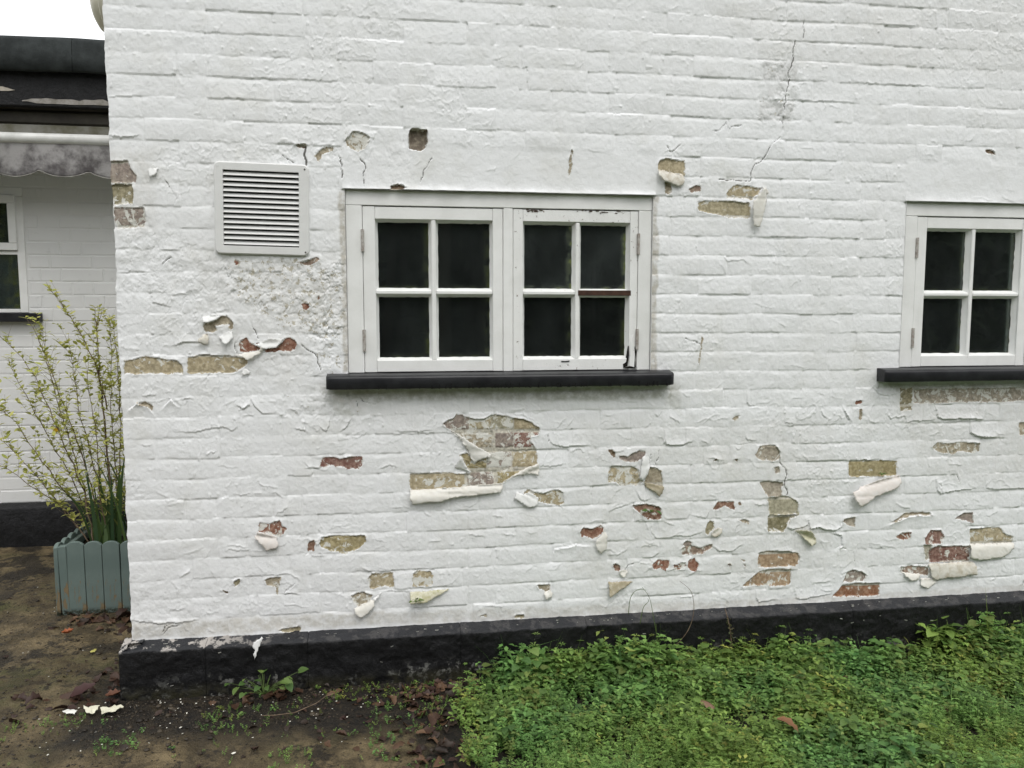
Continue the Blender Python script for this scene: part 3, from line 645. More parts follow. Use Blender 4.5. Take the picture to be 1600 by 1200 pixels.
CRACKS = [
(2.6, [(1.5107, 2.4379), (1.5063, 2.3645), (1.4903, 2.3191), (1.4949, 2.2873), (1.4862, 2.2356), (1.4803, 2.2033)]),
(1.9, [(1.4803, 2.2033), (1.4772, 2.1903), (1.4754, 2.0999), (1.4706, 2.0738), (1.443, 2.0567), (1.4261, 2.0336)]),
(2.5, [(1.4261, 2.0336), (1.4127, 2.0137), (1.3927, 1.9807), (1.3614, 1.9701), (1.3485, 1.9341), (1.3529, 1.9049), (1.2864, 1.9039), (1.2204, 1.903)]),
(2.6, [(1.5075, 0.8249), (1.5109, 0.7898), (1.5342, 0.754), (1.5334, 0.7118), (1.5428, 0.655)]),
(2.6, [(-0.1443, 1.9488), (-0.1276, 1.9266), (-0.1335, 1.8498)]),
(2.6, [(0.1147, 1.956), (0.1028, 1.9328), (0.0851, 1.9094), (0.0742, 1.8689)]),
(2.4, [(-0.2149, 1.9581), (-0.21, 1.9187), (-0.208, 1.8792)]),
(4.5, [(-0.3375, 1.9853), (-0.3365, 1.9546), (-0.3362, 1.9238)]),
(2, [(-0.4187, 1.9523), (-0.397, 1.9362), (-0.3751, 1.9256)]),
(2, [(1.0908, 1.2939), (1.1205, 1.2844), (1.1603, 1.2685)]),
(1.6, [(0.998, 0.8587), (0.9921, 0.8172), (0.9848, 0.7885)]),
(1.4, [(0.964, 0.8531), (0.9659, 0.8179)]),
(2, [(-0.5965, 1.2429), (-0.5974, 1.2845), (-0.5813, 1.3029)]),
(2, [(-0.5189, 1.3026), (-0.5294, 1.3258), (-0.5462, 1.3581)]),
(2.6, [(-0.3639, 1.2786), (-0.3462, 1.2598), (-0.3192, 1.2409), (-0.3019, 1.1984), (-0.2976, 1.1842)]),
(2, [(-0.1607, 1.0828), (-0.1516, 1.0683), (-0.1284, 1.0584), (-0.1097, 1.0532), (-0.0765, 1.0671)]),
(1.6, [(-0.1749, 1.0687), (-0.1662, 1.035)]),
(1.8, [(-0.8169, 1.8568), (-0.7912, 1.8169), (-0.7813, 1.7921), (-0.7868, 1.7732)]),
(2.4, [(-0.8937, 1.5955), (-0.8968, 1.5639)]),
(2, [(-0.8374, 1.5644), (-0.8184, 1.5836), (-0.806, 1.5901)]),
(2, [(2.5383, 0.3259), (2.5583, 0.2849)]),
(2, [(2.6467, 0.2525), (2.641, 0.2205)]),
(2, [(1.7867, 0.4199), (1.8444, 0.4101), (1.8562, 0.3513)]),
(2, [(2.3013, 0.7163), (2.3116, 0.685)]),
(1.8, [(-0.8853, 0.2208), (-0.8705, 0.2355), (-0.8319, 0.2462)]),
(1.8, [(-0.8881, 0.2277), (-0.8803, 0.2431), (-0.8508, 0.2512)]),
(2, [(0.5532, 0.9285), (0.5546, 0.8978)]),
(2.6, [(1.547, 2.5143), (1.5469, 2.4849), (1.5435, 2.4499)]),
(1.5, [(1.1914, 2.0906), (1.2189, 2.0947), (1.2423, 2.121), (1.2567, 2.0991), (1.3012, 2.1166)]),
(1.8, [(1.0053, 2.0242), (1.0213, 2.0037), (1.0574, 2.0321)]),
(1.8, [(-0.4135, 0.3837), (-0.4493, 0.3485)]),
(1.6, [(0.8613, 0.3686), (0.8807, 0.3938), (0.9266, 0.4081)])]
ROUGH = [
(1.0, 0.5, [(-0.6165, 1.5837), (-0.2022, 1.5879), (-0.2028, 1.3201), (-0.3002, 1.2736), (-0.3675, 1.3206), (-0.5237, 1.3673), (-0.5985, 1.4589)]),
(0.7, 0.12, [(-0.9647, 1.7458), (-0.6059, 1.5725), (-0.6007, 1.3903), (-0.7458, 1.3219), (-0.9763, 1.4799)]),
(0.8, 0.45, [(-0.309, 1.3904), (-0.1996, 1.367), (-0.1962, 1.1785), (-0.3025, 1.1678), (-0.3345, 1.2738)]),
(0.6, 0.2, [(-0.5264, 1.2749), (-0.3689, 1.2623), (-0.3028, 1.156), (-0.5294, 1.1702)]),
(0.7, 0.3, [(-0.4408, 1.1106), (-0.1654, 1.0829), (-0.1675, 0.963), (-0.3062, 1.0017), (-0.4654, 1.0402)]),
(0.9, 0.42, [(1.379, 2.358), (1.4888, 2.3629), (1.4913, 2.2912), (1.3814, 2.2818)]),
(0.8, 0.35, [(1.3727, 2.2264), (1.5017, 2.2194), (1.4915, 2.1344), (1.3706, 2.1254)]),
(0.6, 0.1, [(1.4704, 2.3621), (1.5366, 2.3531), (1.518, 2.1353), (1.4519, 2.133)]),
(0.7, 0.15, [(-0.6149, 1.9698), (-0.3404, 1.978), (-0.335, 1.9267), (-0.6163, 1.9257)]),
(0.6, 0.3, [(-0.3059, 2.0282), (-0.0799, 2.0579), (-0.0817, 1.9449), (-0.286, 1.9167)]),
(0.7, 0.3, [(0.9653, 1.229), (1.057, 1.1906), (1.0603, 1.1604), (0.9717, 1.1588)]),
(0.5, 0.12, [(-0.9825, 0.4274), (-0.7798, 0.381), (-0.6803, 0.3148), (-0.7168, 0.2433), (-0.9912, 0.2229)]),
(0.7, 0.2, [(-0.294, 1.5524), (-0.202, 1.5994), (-0.201, 1.4138), (-0.2852, 1.4369)]),
(0.5, 0.2, [(-0.9756, 0.7471), (-0.9211, 0.7453), (-0.9349, 0.6751)]),
(0.5, 0.15, [(-0.0576, 2.0248), (0.0336, 1.9708), (0.0322, 1.8565), (-0.0602, 1.8543)])]
STAIN = [
('grey', 0.5, 6, [(1.3818, 2.3534), (1.5286, 2.3551), (1.5232, 2.2853), (1.3892, 2.2821)]),
('grey', 0.3, 6, [(1.4077, 2.2757), (1.4865, 2.2766), (1.483, 2.2259), (1.4042, 2.2229)]),
('grey', 0.45, 6, [(1.3759, 2.2074), (1.5154, 2.2078), (1.5072, 2.1398), (1.3756, 2.1352)]),
('green', 0.35, 14, [(-0.2924, 1.1038), (-0.2, 1.0977), (-0.1947, 1.0116), (-0.2476, 1.0364)]),
('green', 0.3, 14, [(1.0066, 1.1005), (1.0719, 1.1047), (1.0901, 0.9876), (1.0208, 1.0396)]),
('brown', 0.25, 40, [(-0.9979, 1.9412), (-0.8615, 1.9451), (-0.8616, 1.6814), (-0.9886, 1.6795)]),
('brown', 0.35, 8, [(1.4745, 0.216), (2.6488, 0.2214), (2.651, 0.1899), (1.4755, 0.1834)]),
('brown', 0.16, 60, [(-0.736, 1.5937), (-0.2481, 1.5759), (-0.372, 1.1332), (-0.6832, 1.2297)]),
('brown', 0.14, 50, [(0.6611, 0.9706), (1.7271, 0.9494), (1.7534, 0.3052), (0.6659, 0.3585)]),
('brown', 0.16, 40, [(1.9755, 1.077), (2.5912, 1.0684), (2.6193, 0.656), (2.167, 0.7248)]),
('green', 0.55, 14, [(-0.2693, 1.1058), (1.0458, 1.0975), (1.0361, 1.0597), (0.6604, 1.058), (0.1666, 1.0706), (-0.2122, 1.0693)]),
('brown', 0.4, 16, [(-0.3033, 1.1323), (-0.165, 1.102), (-0.1615, 1.0349), (-0.2585, 1.0724)]),
('green', 0.6, 12, [(1.96, 1.1035), (2.5894, 1.0955), (2.5916, 1.063), (2.0041, 1.0766)]),
('brown', 0.22, 25, [(-0.6074, 1.5272), (-0.2033, 1.53), (-0.2074, 1.3201), (-0.4341, 1.3672)]),
('brown', 0.5, 12, [(-0.9897, 0.2592), (-0.0838, 0.2569), (-0.0846, 0.2064), (-0.992, 0.2036)]),
('brown', 0.4, 10, [(-0.084, 0.2493), (1.4745, 0.216), (1.4755, 0.1834), (-0.0846, 0.2064)]),
('brown', 0.75, 7, [(-0.2203, 1.8279), (-0.1863, 1.8287), (-0.1915, 1.1784), (-0.2147, 1.1786)]),
('brown', 0.12, 40, [(1.1422, 2.5693), (2.4842, 2.6433), (2.5044, 2.3458), (1.4054, 2.3473)]),
('brown', 0.7, 6, [(0.9497, 1.8296), (0.9751, 1.8301), (0.9767, 1.1663), (0.956, 1.1665)])]
FLAPS = [
('cream', 26, 'roll', [(0.0212, 0.7237), (0.372, 0.7342)], [(0.0203, 0.7237), (0.1397, 0.7298), (0.2337, 0.7338), (0.372, 0.7416), (0.372, 0.7276), (0.3654, 0.7081), (0.3459, 0.7065), (0.2939, 0.7017), (0.2421, 0.6968), (0.2078, 0.698), (0.1521, 0.6846), (0.1393, 0.6764), (0.0968, 0.68), (0.0459, 0.674), (0.029, 0.6737), (0.02, 0.6913)]),
('creamlight', 20, 'roll', [(0.1712, 0.9562), (0.2091, 0.9059)], [(0.1712, 0.9549), (0.2135, 0.9295), (0.2688, 0.8916), (0.3289, 0.8554), (0.3267, 0.8468), (0.2857, 0.8349), (0.2685, 0.8232), (0.2565, 0.8313), (0.243, 0.8663), (0.2155, 0.9122)]),
('white', 12, 'lift', [(0.1893, 0.8072), (0.249, 0.7838)], [(0.213, 0.8541), (0.2257, 0.8278), (0.2469, 0.7847), (0.2255, 0.7953), (0.1892, 0.8063), (0.1979, 0.8286)]),
('cream', 22, 'roll', [(0.3742, 0.7442), (0.5119, 0.7937)], [(0.3742, 0.746), (0.4199, 0.7766), (0.468, 0.7993), (0.5127, 0.8156), (0.5163, 0.7935), (0.5098, 0.7673), (0.49, 0.7767), (0.4637, 0.7731), (0.4068, 0.7638)]),
('white', 10, 'lift', [(0.455, 0.6941), (0.5145, 0.6766)], [(0.4178, 0.6821), (0.4265, 0.7061), (0.455, 0.6932), (0.477, 0.7031), (0.5145, 0.6766), (0.508, 0.6503), (0.4793, 0.6402), (0.4551, 0.6566)]),
('dirty', 22, 'roll', [(0.9698, 1.9341), (1.0755, 1.9175)], [(0.9698, 1.936), (1.0241, 1.9291), (1.0768, 1.9188), (1.0727, 1.8885), (1.0593, 1.8741), (1.0422, 1.8775), (0.9909, 1.893), (0.9715, 1.9149)]),
('cream', 30, 'roll', [(1.4101, 1.8769), (1.4139, 1.8245)], [(1.3505, 1.82), (1.379, 1.8565), (1.4049, 1.8846), (1.4155, 1.8606), (1.4117, 1.8245), (1.402, 1.798), (1.3894, 1.7485), (1.383, 1.7279), (1.3604, 1.7276), (1.3534, 1.7709)]),
('white', 14, 'roll', [(0.9329, 0.838), (0.956, 0.8246)], [(0.9265, 0.8254), (0.9426, 0.8403), (0.956, 0.8246), (0.9566, 0.7861), (0.9474, 0.7511), (0.9247, 0.7357), (0.9134, 0.7457), (0.9208, 0.7743)]),
('tan', 16, 'lift', [(0.9347, 0.7258), (0.9415, 0.7095)], [(0.938, 0.7257), (0.9742, 0.7181), (1.0139, 0.7085), (1.0129, 0.6943), (1.0014, 0.6688), (0.9747, 0.6891), (0.9428, 0.7081)]),
('cream', 18, 'roll', [(0.7679, 0.5288), (0.782, 0.5411)], [(0.7742, 0.5434), (0.7848, 0.5249), (0.7878, 0.4891), (0.7829, 0.4634), (0.7656, 0.4467), (0.7459, 0.4663), (0.7404, 0.4912), (0.7519, 0.5101), (0.7679, 0.5256)]),
('dirty', 14, 'roll', [(1.2255, 0.5102), (1.2589, 0.5286)], [(1.2189, 0.5038), (1.2318, 0.5264), (1.2451, 0.5357), (1.2622, 0.5298), (1.2628, 0.51), (1.2462, 0.4961), (1.2313, 0.4954)]),
('tan', 16, 'lift', [(0.7963, 0.3292), (0.8949, 0.3263)], [(0.7963, 0.3292), (0.8422, 0.3276), (0.8962, 0.3268), (0.8753, 0.3121), (0.8492, 0.297), (0.823, 0.2839), (0.7983, 0.2701)]),
('cream', 10, 'lift', [(0.8384, 0.3664), (0.8613, 0.3686)], [(0.8384, 0.3684), (0.8599, 0.3785), (0.8745, 0.3679), (0.8649, 0.3455), (0.8518, 0.3461)]),
('pinkwhite', 30, 'roll', [(1.8187, 0.67), (2.0359, 0.7166)], [(1.8233, 0.6584), (1.8746, 0.6834), (1.9384, 0.7081), (2.0031, 0.7191), (2.0373, 0.7227), (2.0404, 0.6935), (2.0218, 0.671), (1.9574, 0.6502), (1.9094, 0.6326), (1.882, 0.6106), (1.8542, 0.5986), (1.8328, 0.6238)]),
('cream', 16, 'roll', [(2.3741, 0.4151), (2.583, 0.4109)], [(2.3742, 0.4135), (2.4811, 0.4121), (2.5846, 0.4124), (2.5793, 0.3879), (2.5365, 0.3539), (2.468, 0.3475), (2.4166, 0.3467), (2.3751, 0.3557)]),
('dirty', 18, 'roll', [(2.1882, 0.3422), (2.4002, 0.3363)], [(2.1867, 0.3383), (2.281, 0.3386), (2.3914, 0.3399), (2.4063, 0.3201), (2.4076, 0.2842), (2.3693, 0.2821), (2.3271, 0.2747), (2.276, 0.2772), (2.226, 0.2654), (2.1998, 0.2825)]),
('cream', 10, 'lift', [(2.069, 0.3062), (2.1487, 0.2968)], [(2.0672, 0.3078), (2.1068, 0.2996), (2.1572, 0.294), (2.1417, 0.2712), (2.1082, 0.2712), (2.0824, 0.2883)]),
('cream', 8, 'lift', [(2.1581, 0.2767), (2.2171, 0.2737)], [(2.1549, 0.2752), (2.2171, 0.2737), (2.2307, 0.2572), (2.1857, 0.2318), (2.1556, 0.2452)]),
('pinkwhite', 20, 'roll', [(-0.5496, 0.5764), (-0.4726, 0.5611)], [(-0.5514, 0.5716), (-0.5349, 0.5909), (-0.5065, 0.5807), (-0.4742, 0.566), (-0.4652, 0.5376), (-0.4765, 0.5216), (-0.491, 0.5204), (-0.5084, 0.5157), (-0.526, 0.542)]),
('cream', 20, 'roll', [(-0.1916, 0.2786), (-0.1222, 0.3063)], [(-0.1946, 0.2769), (-0.1554, 0.2936), (-0.1204, 0.3081), (-0.1183, 0.2872), (-0.1318, 0.269), (-0.1501, 0.2543), (-0.1653, 0.2413), (-0.1872, 0.2545)]),
('white', 10, 'lift', [(-0.1221, 0.3126), (-0.0948, 0.33)], [(-0.124, 0.3108), (-0.107, 0.3224), (-0.0936, 0.333), (-0.101, 0.3177), (-0.1181, 0.3042)]),
('creamgreen', 20, 'lift', [(0.0171, 0.3273), (0.1611, 0.3312)], [(0.0171, 0.3273), (0.0873, 0.3287), (0.1642, 0.3323), (0.1301, 0.315), (0.0747, 0.2894), (0.0441, 0.291), (0.0166, 0.2881)]),
('creamgreen', 22, 'lift', [(1.5839, 0.5026), (1.683, 0.4569)], [(1.58, 0.5078), (1.6135, 0.51), (1.6436, 0.5052), (1.6672, 0.4755), (1.6756, 0.4536), (1.6498, 0.4403), (1.6302, 0.4627)]),
('white', 14, 'lift', [(-0.7066, 1.3812), (-0.6473, 1.3812)], [(-0.7066, 1.3803), (-0.6647, 1.388), (-0.6466, 1.3775), (-0.6655, 1.3652), (-0.7008, 1.3574)]),
('dirty', 16, 'roll', [(-0.7022, 1.3172), (-0.687, 1.3125)], [(-0.7031, 1.3181), (-0.689, 1.3194), (-0.6875, 1.2988), (-0.6912, 1.2804), (-0.7057, 1.2805), (-0.7216, 1.2897), (-0.7204, 1.2989)]),
('white', 16, 'lift', [(-0.652, 1.3078), (-0.6093, 1.3283)], [(-0.6533, 1.3069), (-0.6271, 1.3238), (-0.6071, 1.327), (-0.6035, 1.303), (-0.6263, 1.2801), (-0.6393, 1.2893)]),
('cream', 20, 'roll', [(-0.5718, 1.2474), (-0.5023, 1.2538)], [(-0.5965, 1.242), (-0.5629, 1.2496), (-0.518, 1.2563), (-0.5027, 1.2724), (-0.501, 1.2538), (-0.532, 1.2355), (-0.5548, 1.2194), (-0.5678, 1.2334)]),
('white', 10, 'lift', [(-0.5015, 1.284), (-0.4362, 1.2883)], [(-0.5352, 1.2796), (-0.5082, 1.284), (-0.4808, 1.3025), (-0.4268, 1.2999), (-0.4363, 1.2837), (-0.4547, 1.2675), (-0.4998, 1.2631)]),
('white', 8, 'lift', [(-0.5782, 1.1871), (-0.5512, 1.1914)], [(-0.5794, 1.1754), (-0.5737, 1.187), (-0.5601, 1.1915), (-0.5506, 1.1821), (-0.5528, 1.1691), (-0.5743, 1.1684)]),
('cream', 12, 'roll', [(0.5378, 0.3001), (0.5697, 0.3082)], [(0.5365, 0.2989), (0.5633, 0.3118), (0.5711, 0.2951), (0.5667, 0.2778), (0.5417, 0.2727)]),
('white', 9, 'lift', [(-0.8724, 1.8958), (-0.8303, 1.8969)], [(-0.8696, 1.8896), (-0.8538, 1.9099), (-0.8473, 1.8933), (-0.8352, 1.8967), (-0.8431, 1.8779), (-0.8618, 1.862), (-0.8695, 1.8773)]),
('creamgreen', 8, 'lift', [(1.6333, 0.4801), (1.6769, 0.4445)], [(1.6263, 0.4804), (1.6471, 0.4863), (1.6754, 0.448), (1.6489, 0.4404)])]
FORCED = [
(-3, 0.3322),
(-3, 0.4181),
(-4, 0.3398),
(-4, 0.4181),
(-5, 0.3129),
(-5, 0.4103),
(-6, 0.0174),
(-6, 0.2338),
(-6, 0.346),
(-6, 1.8087),
(-6, 2.0278),
(-11, 2.2009),
(-11, 2.3781),
(-10, 2.3738),
(-10, 2.2534),
(8, 1.1367),
(8, 1.3477),
(-9, -0.3633),
(-9, -0.1474),
(-11, -0.145),
(-11, -0.0447),
(-11, 0.0273),
(-11, 0.1018),
(-11, 1.4252),
(-11, 1.6032),
(-12, 1.5736),
(-13, 1.9712),
(7, -0.8897),
(6, 1.1369),
(6, 1.4646),
(3, 1.186),
(3, 1.625),
(2, 1.3502),
(2, 1.573),
(0, -0.7735),
(15, 1.8794),
(15, 2.1024),
(13, 1.8806),
(13, 2.1109),
(12, 1.7002),
(12, 2.027),
(12, 2.2581),
(17, 1.8904),
(17, 2.107),
(-7, -0.3736),
(-7, -0.1578),
(-8, 1.4615),
(-8, 1.5934)]
SLIVER = [(-0.5539, 0.1262), (-0.5555, 0.1483), (-0.5484, 0.16), (-0.5592, 0.1778), (-0.5543, 0.1896), (-0.5358, 0.2007), (-0.5265, 0.2098), (-0.5222, 0.2023), (-0.5294, 0.1881), (-0.5392, 0.1619), (-0.549, 0.1381)]
SLIVER_H = [(-0.5358, 0.2031), (-0.5197, 0.2094)]
LBED = 1.7214
STEMS = [
(0.0085, [(-1.4035, 1.0, 0.2739), (-1.4083, 1.0, 0.559), (-1.4188, 1.0, 0.7781), (-1.4206, 1.0, 1.0559), (-1.4208, 1.0, 1.239), (-1.4324, 1.0, 1.4204)]),
(0.0045, [(-1.3988, 0.98, 0.935), (-1.4368, 0.98, 1.1643), (-1.5053, 0.98, 1.3304), (-1.5778, 0.98, 1.4497), (-1.6381, 0.98, 1.5206)]),
(0.005, [(-1.4748, 1.05, 0.2618), (-1.5202, 1.05, 0.5513), (-1.5922, 1.05, 0.8675), (-1.6532, 1.05, 1.0851), (-1.7147, 1.05, 1.269), (-1.7655, 1.05, 1.3751)]),
(0.005, [(-1.466, 0.95, 0.2917), (-1.5115, 0.95, 0.5426), (-1.5953, 0.95, 0.8513), (-1.6943, 0.95, 1.0938), (-1.7833, 0.95, 1.2283), (-1.8345, 0.95, 1.2875)]),
(0.0045, [(-1.5134, 1.0, 0.2945), (-1.563, 1.0, 0.47), (-1.6948, 1.0, 0.6921), (-1.8116, 1.0, 0.8789), (-1.9297, 1.0, 1.0022)]),
(0.004, [(-1.5453, 1.08, 0.2558), (-1.6537, 1.08, 0.4531), (-1.7898, 1.08, 0.6321), (-1.8967, 1.08, 0.776), (-2.0055, 1.08, 0.856)]),
(0.004, [(-1.4804, 0.95, 0.2924), (-1.5869, 0.95, 0.4524), (-1.7088, 0.95, 0.5492), (-1.8274, 0.95, 0.6749), (-1.9348, 0.95, 0.7232)]),
(0.0045, [(-1.4786, 1.1, 0.2469), (-1.5099, 1.1, 0.5397), (-1.5525, 1.1, 0.8913), (-1.5842, 1.1, 1.1426), (-1.6056, 1.1, 1.2978)]),
(0.005, [(-1.4115, 1.08, 0.2501), (-1.3898, 1.08, 0.5404), (-1.37, 1.08, 0.8589), (-1.3681, 1.08, 1.1731), (-1.3833, 1.08, 1.3594)]),
(0.0045, [(-1.3467, 0.98, 0.2775), (-1.32, 0.98, 0.5607), (-1.3209, 0.98, 0.8101), (-1.3275, 0.98, 1.0565), (-1.3353, 0.98, 1.2696)]),
(0.004, [(-1.3975, 0.92, 0.2979), (-1.429, 0.92, 0.5469), (-1.4305, 0.92, 0.822), (-1.4473, 0.92, 1.0635), (-1.4529, 0.92, 1.2424)]),
(0.0045, [(-1.516, 1.12, 0.2424), (-1.5871, 1.12, 0.6341), (-1.6613, 1.12, 0.9222), (-1.7084, 1.12, 1.1424), (-1.7276, 1.12, 1.3286)]),
(0.004, [(-1.5226, 1.1, 0.2651), (-1.6256, 1.1, 0.5913), (-1.7045, 1.1, 0.7681), (-1.8195, 1.1, 1.0519), (-1.8839, 1.1, 1.1761)]),
(0.0045, [(-1.4455, 1.15, 0.2303), (-1.4357, 1.15, 0.5913), (-1.4454, 1.15, 0.9147), (-1.434, 1.15, 1.1696), (-1.43, 1.15, 1.3903)])]
FLOWER = (-1.6068, 0.93, 0.8485)
WS1 = (0.963, 0.6054)
WS2 = (1.9495, 0.7258)
WS3 = (0.0381, 0.2983)
GRASS = [
[(0.864, -0.06, 0.2146), (0.8708, -0.06, 0.279), (0.8963, -0.06, 0.3113), (0.9353, -0.06, 0.3092)],
[(1.0084, -0.09, 0.0364), (0.9755, -0.09, 0.1167), (0.9585, -0.09, 0.1954), (0.9388, -0.09, 0.2867), (0.9071, -0.09, 0.3344)],
[(0.9082, -0.07, 0.1772), (0.9202, -0.07, 0.2413), (0.9406, -0.07, 0.2661), (0.9377, -0.07, 0.2792)],
[(1.0542, -0.07, 0.0769), (1.1058, -0.07, 0.1394), (1.1279, -0.07, 0.2168), (1.1155, -0.07, 0.2957), (1.0671, -0.07, 0.3424)],
[(0.9782, -0.1, 0.069), (0.9666, -0.1, 0.1345), (0.9631, -0.1, 0.1864)]]
FL = [
(-1.469, 0.551, 0.012),
(1.262, -0.659, 0.04),
(1.049, -0.482, 0.05),
(-1.193, -0.046, 0.012),
(-1.079, -0.045, 0.008),
(-1.289, 0.369, 0.008)]
STICK = (0.244, -0.026)
FK = [
[(-1.043, -0.178), (-1.064, -0.132), (-1.031, -0.123), (-0.99, -0.125), (-1.005, -0.166)],
[(-1.123, -0.123), (-1.071, -0.122), (-1.068, -0.153), (-1.079, -0.182), (-1.103, -0.161)],
[(-1.193, -0.127), (-1.168, -0.122), (-1.14, -0.134), (-1.142, -0.155), (-1.171, -0.147)]]

# ------------------------------------------------------------------ the house: painted brick wall
WX0, WX1, WZ0, WZ1 = -0.996, 3.62, 0.190, 3.02
COURSE = 0.075
ZREF = 1.165                       # a bed joint lies at this height
WIN = [(-0.2005, 0.9570, 1.168, 1.8390), (2.0140, 3.1715, 1.168, 1.8390)]   # x0 x1 z0 z1

house = empty('house', 'white painted brick house with peeling paint, two windows and a black plinth', 'house')

def spaced(a, fine0, fine1, b, df, dc):
    out = []
    if a < fine0: out.append(np.linspace(a, fine0, max(2, int((fine0 - a) / dc)), endpoint=False))
    out.append(np.linspace(fine0, fine1, int((fine1 - fine0) / df), endpoint=False))
    out.append(np.linspace(fine1, b, max(2, int((b - fine1) / dc))))
    return np.concatenate(out)
def snap(a, vals):
    for v in vals:
        a[np.argmin(np.abs(a - v))] = v
    return a
gx = spaced(WX0, WX0, 2.70, WX1, .0035, .012)
gz = spaced(WZ0, WZ0, 2.66, WZ1, .0035, .012)
gx = snap(gx, [w for W in WIN for w in W[:2]])
gz = snap(gz, [WIN[0][2], WIN[0][3]])
X, Z = np.meshgrid(gx, gz, indexing='ij')

# --- bond: joints per course, some of them read off the photograph
c_lo = int(math.floor((WZ0 - ZREF) / COURSE)) - 1
c_hi = int(math.ceil((WZ1 - ZREF) / COURSE)) + 1
rb = random.Random(5)
joints = {}
for c in range(c_lo, c_hi):
    fixed = sorted({WX0} | {x for k, x in FORCED if k == c} | {WX1})
    js = [fixed[0]]
    for a, b in zip(fixed[:-1], fixed[1:]):
        n = max(1, round((b - a) / .1125))
        if b - a < .06: continue
        seq = []
        left = n
        nxt = 2 if (c % 2 == 0) == (rb.random() < .8) else 1
        while left > 0:
            s = min(left, nxt); seq.append(s); left -= s
            nxt = 1 if (s == 2 and rb.random() < .62) else 2
        u = (b - a) / n
        x = a
        for s in seq:
            x += s * u; js.append(x)
    js[-1] = WX1
    js = [j if j in fixed else j + rb.uniform(-.006, .006) for j in js]
    joints[c] = np.array(js)

wob = fbm(X, Z, 1.6, 3, 21) * .012 + fbm(X, Z, 7.0, 3, 25) * .006 + fbm(X, Z, 40, 3, 27) * .0035
zc = (Z + wob - ZREF) / COURSE
ci = np.floor(zc).astype(int)
fz = (zc - ci) * COURSE
ebed = np.minimum(fz, COURSE - fz)
bid = np.full(X.shape, -1, np.int32)
eperp = np.full(X.shape, 1.0)
fx = np.full(X.shape, .5)
bricks = []                       # (course, x0, x1)
for c in range(c_lo, c_hi):
    msk = ci == c
    base = len(bricks)
    js = joints[c]
    for a, b in zip(js[:-1], js[1:]): bricks.append((c, a, b))
    if not msk.any(): continue
    xx = X[msk] + fbm(X[msk], Z[msk], 14, 2, 9) * .006
    i = np.clip(np.searchsorted(js, xx, 'right') - 1, 0, len(js) - 2)
    bid[msk] = base + i
    w = js[i + 1] - js[i]
    eperp[msk] = np.minimum(np.where(i == 0, 1, xx - js[i]), np.where(i == len(js) - 2, 1, js[i + 1] - xx))
    fx[msk] = np.clip((xx - js[i]) / w, 0, 1)
nb = len(bricks)
off = rng.normal(0, .0006, nb); tz = rng.normal(0, .0007, nb); tx = rng.normal(0, .0006, nb)
h = off[bid] + tz[bid] * (fz / COURSE - .5) * 2 + tx[bid] * (fx - .5) * 2
# joints filled with many coats of paint: the beds still read, the perpends hardly
dbed = .0014 * np.clip(.50 + 3.2 * fbm(X, Z, 3.2, 3, 31) + 2.4 * fbm(X, Z * .5, 13, 3, 33), .06, 1.8)
jit = fbm(X, Z, 38, 3, 41) * .007
wlow = .008 + .012 * np.clip(.5 + fbm(X, Z, 9, 2, 37) * 2, 0, 1)
below = COURSE - fz                       # distance under the bed line: the paint swells gently out again
above = fz                                # over it the arris is sharp
h -= dbed * np.where(fz > COURSE / 2, 1 - sstep(0, 1, (below + jit * .4) / wlow), 1 - sstep(0, 1, (above + jit * .3) / .0040))
pil = np.minimum(1, np.minimum(eperp, .05) / .022)                 # each brick face a little pillowed
h -= .0011 * (1 - sstep(0, 1, pil)) * np.clip(.7 + 2.5 * fbm(X, Z, 4, 2, 45), 0, 1.6) + .0007 * (1 - sstep(0, 1, ebed / .024))
dperp = .0017 * np.clip(.42 + 2.6 * fbm(X, Z, 5.5, 2, 43), 0, 1.5)
h -= dperp * (1 - sstep(0, 1, (eperp + jit) / .008))
# body of the old paint film
h += fbm(X, Z, 1.1, 3, 51) * .006 + fbm(X, Z, 17, 3, 53) * .0022 + fbm(X, Z, 95, 3, 57) * .0012 + fbm(X, Z, 48, 3, 59) * .0009
ridg = np.abs(fbm(X, Z, 26, 4, 61)); patchy = sstep(.02, .22, fbm(X, Z, 3.3, 3, 63))
h += (np.exp(-(ridg / .035) ** 2)) * .0012 * (patchy + .15)
lay = np.floor((fbm(X, Z, 7, 5, 65) + .5) * 9) / 9               # edges of older coats under the top one
h += lay * .0019
nibs = fbm(X, Z, 62, 1, 67)
h += sstep(.40, .47, nibs) * .0016 * sstep(.02, .15, fbm(X, Z, 2.6, 2, 69))
vent_m = (X > -.489 - .14) & (X < -.489 + .14) & (Z > 1.7605 - .14) & (Z < 1.7605 + .14)

# smooth rendered lintels over the windows
def box_mask(x0, x1, z0, z1, soft):
    jx = fbm(X, Z, 9, 3, 71) * .016
    return sstep(0, soft, X - x0 + jx) * sstep(0, soft, x1 - X + jx) * sstep(0, soft, Z - z0 + jx) * sstep(0, soft, z1 - Z + jx)
for W in WIN:
    lm = box_mask(W[0] - .02, W[1] + .02, W[3] - .01, W[3] + .175, .028)
    flat = .0012 + fbm(X, Z, 6, 3, 73) * .003 + fbm(X, Z, 60, 3, 75) * .0012
    h = h * (1 - lm) + flat * lm
    ebed = np.where(lm > .5, .03, ebed); eperp = np.where(lm > .5, .05, eperp)
    # lip of the lintel over the window head
    h += .007 * np.exp(-np.clip(Z - W[3], 0, 1) / .012) * (X > W[0] - .01) * (X < W[1] + .01) * (Z >= W[3] - 1e-4) * (1 + 1.6 * fbm(X, Z * 0, 22, 3, 77))

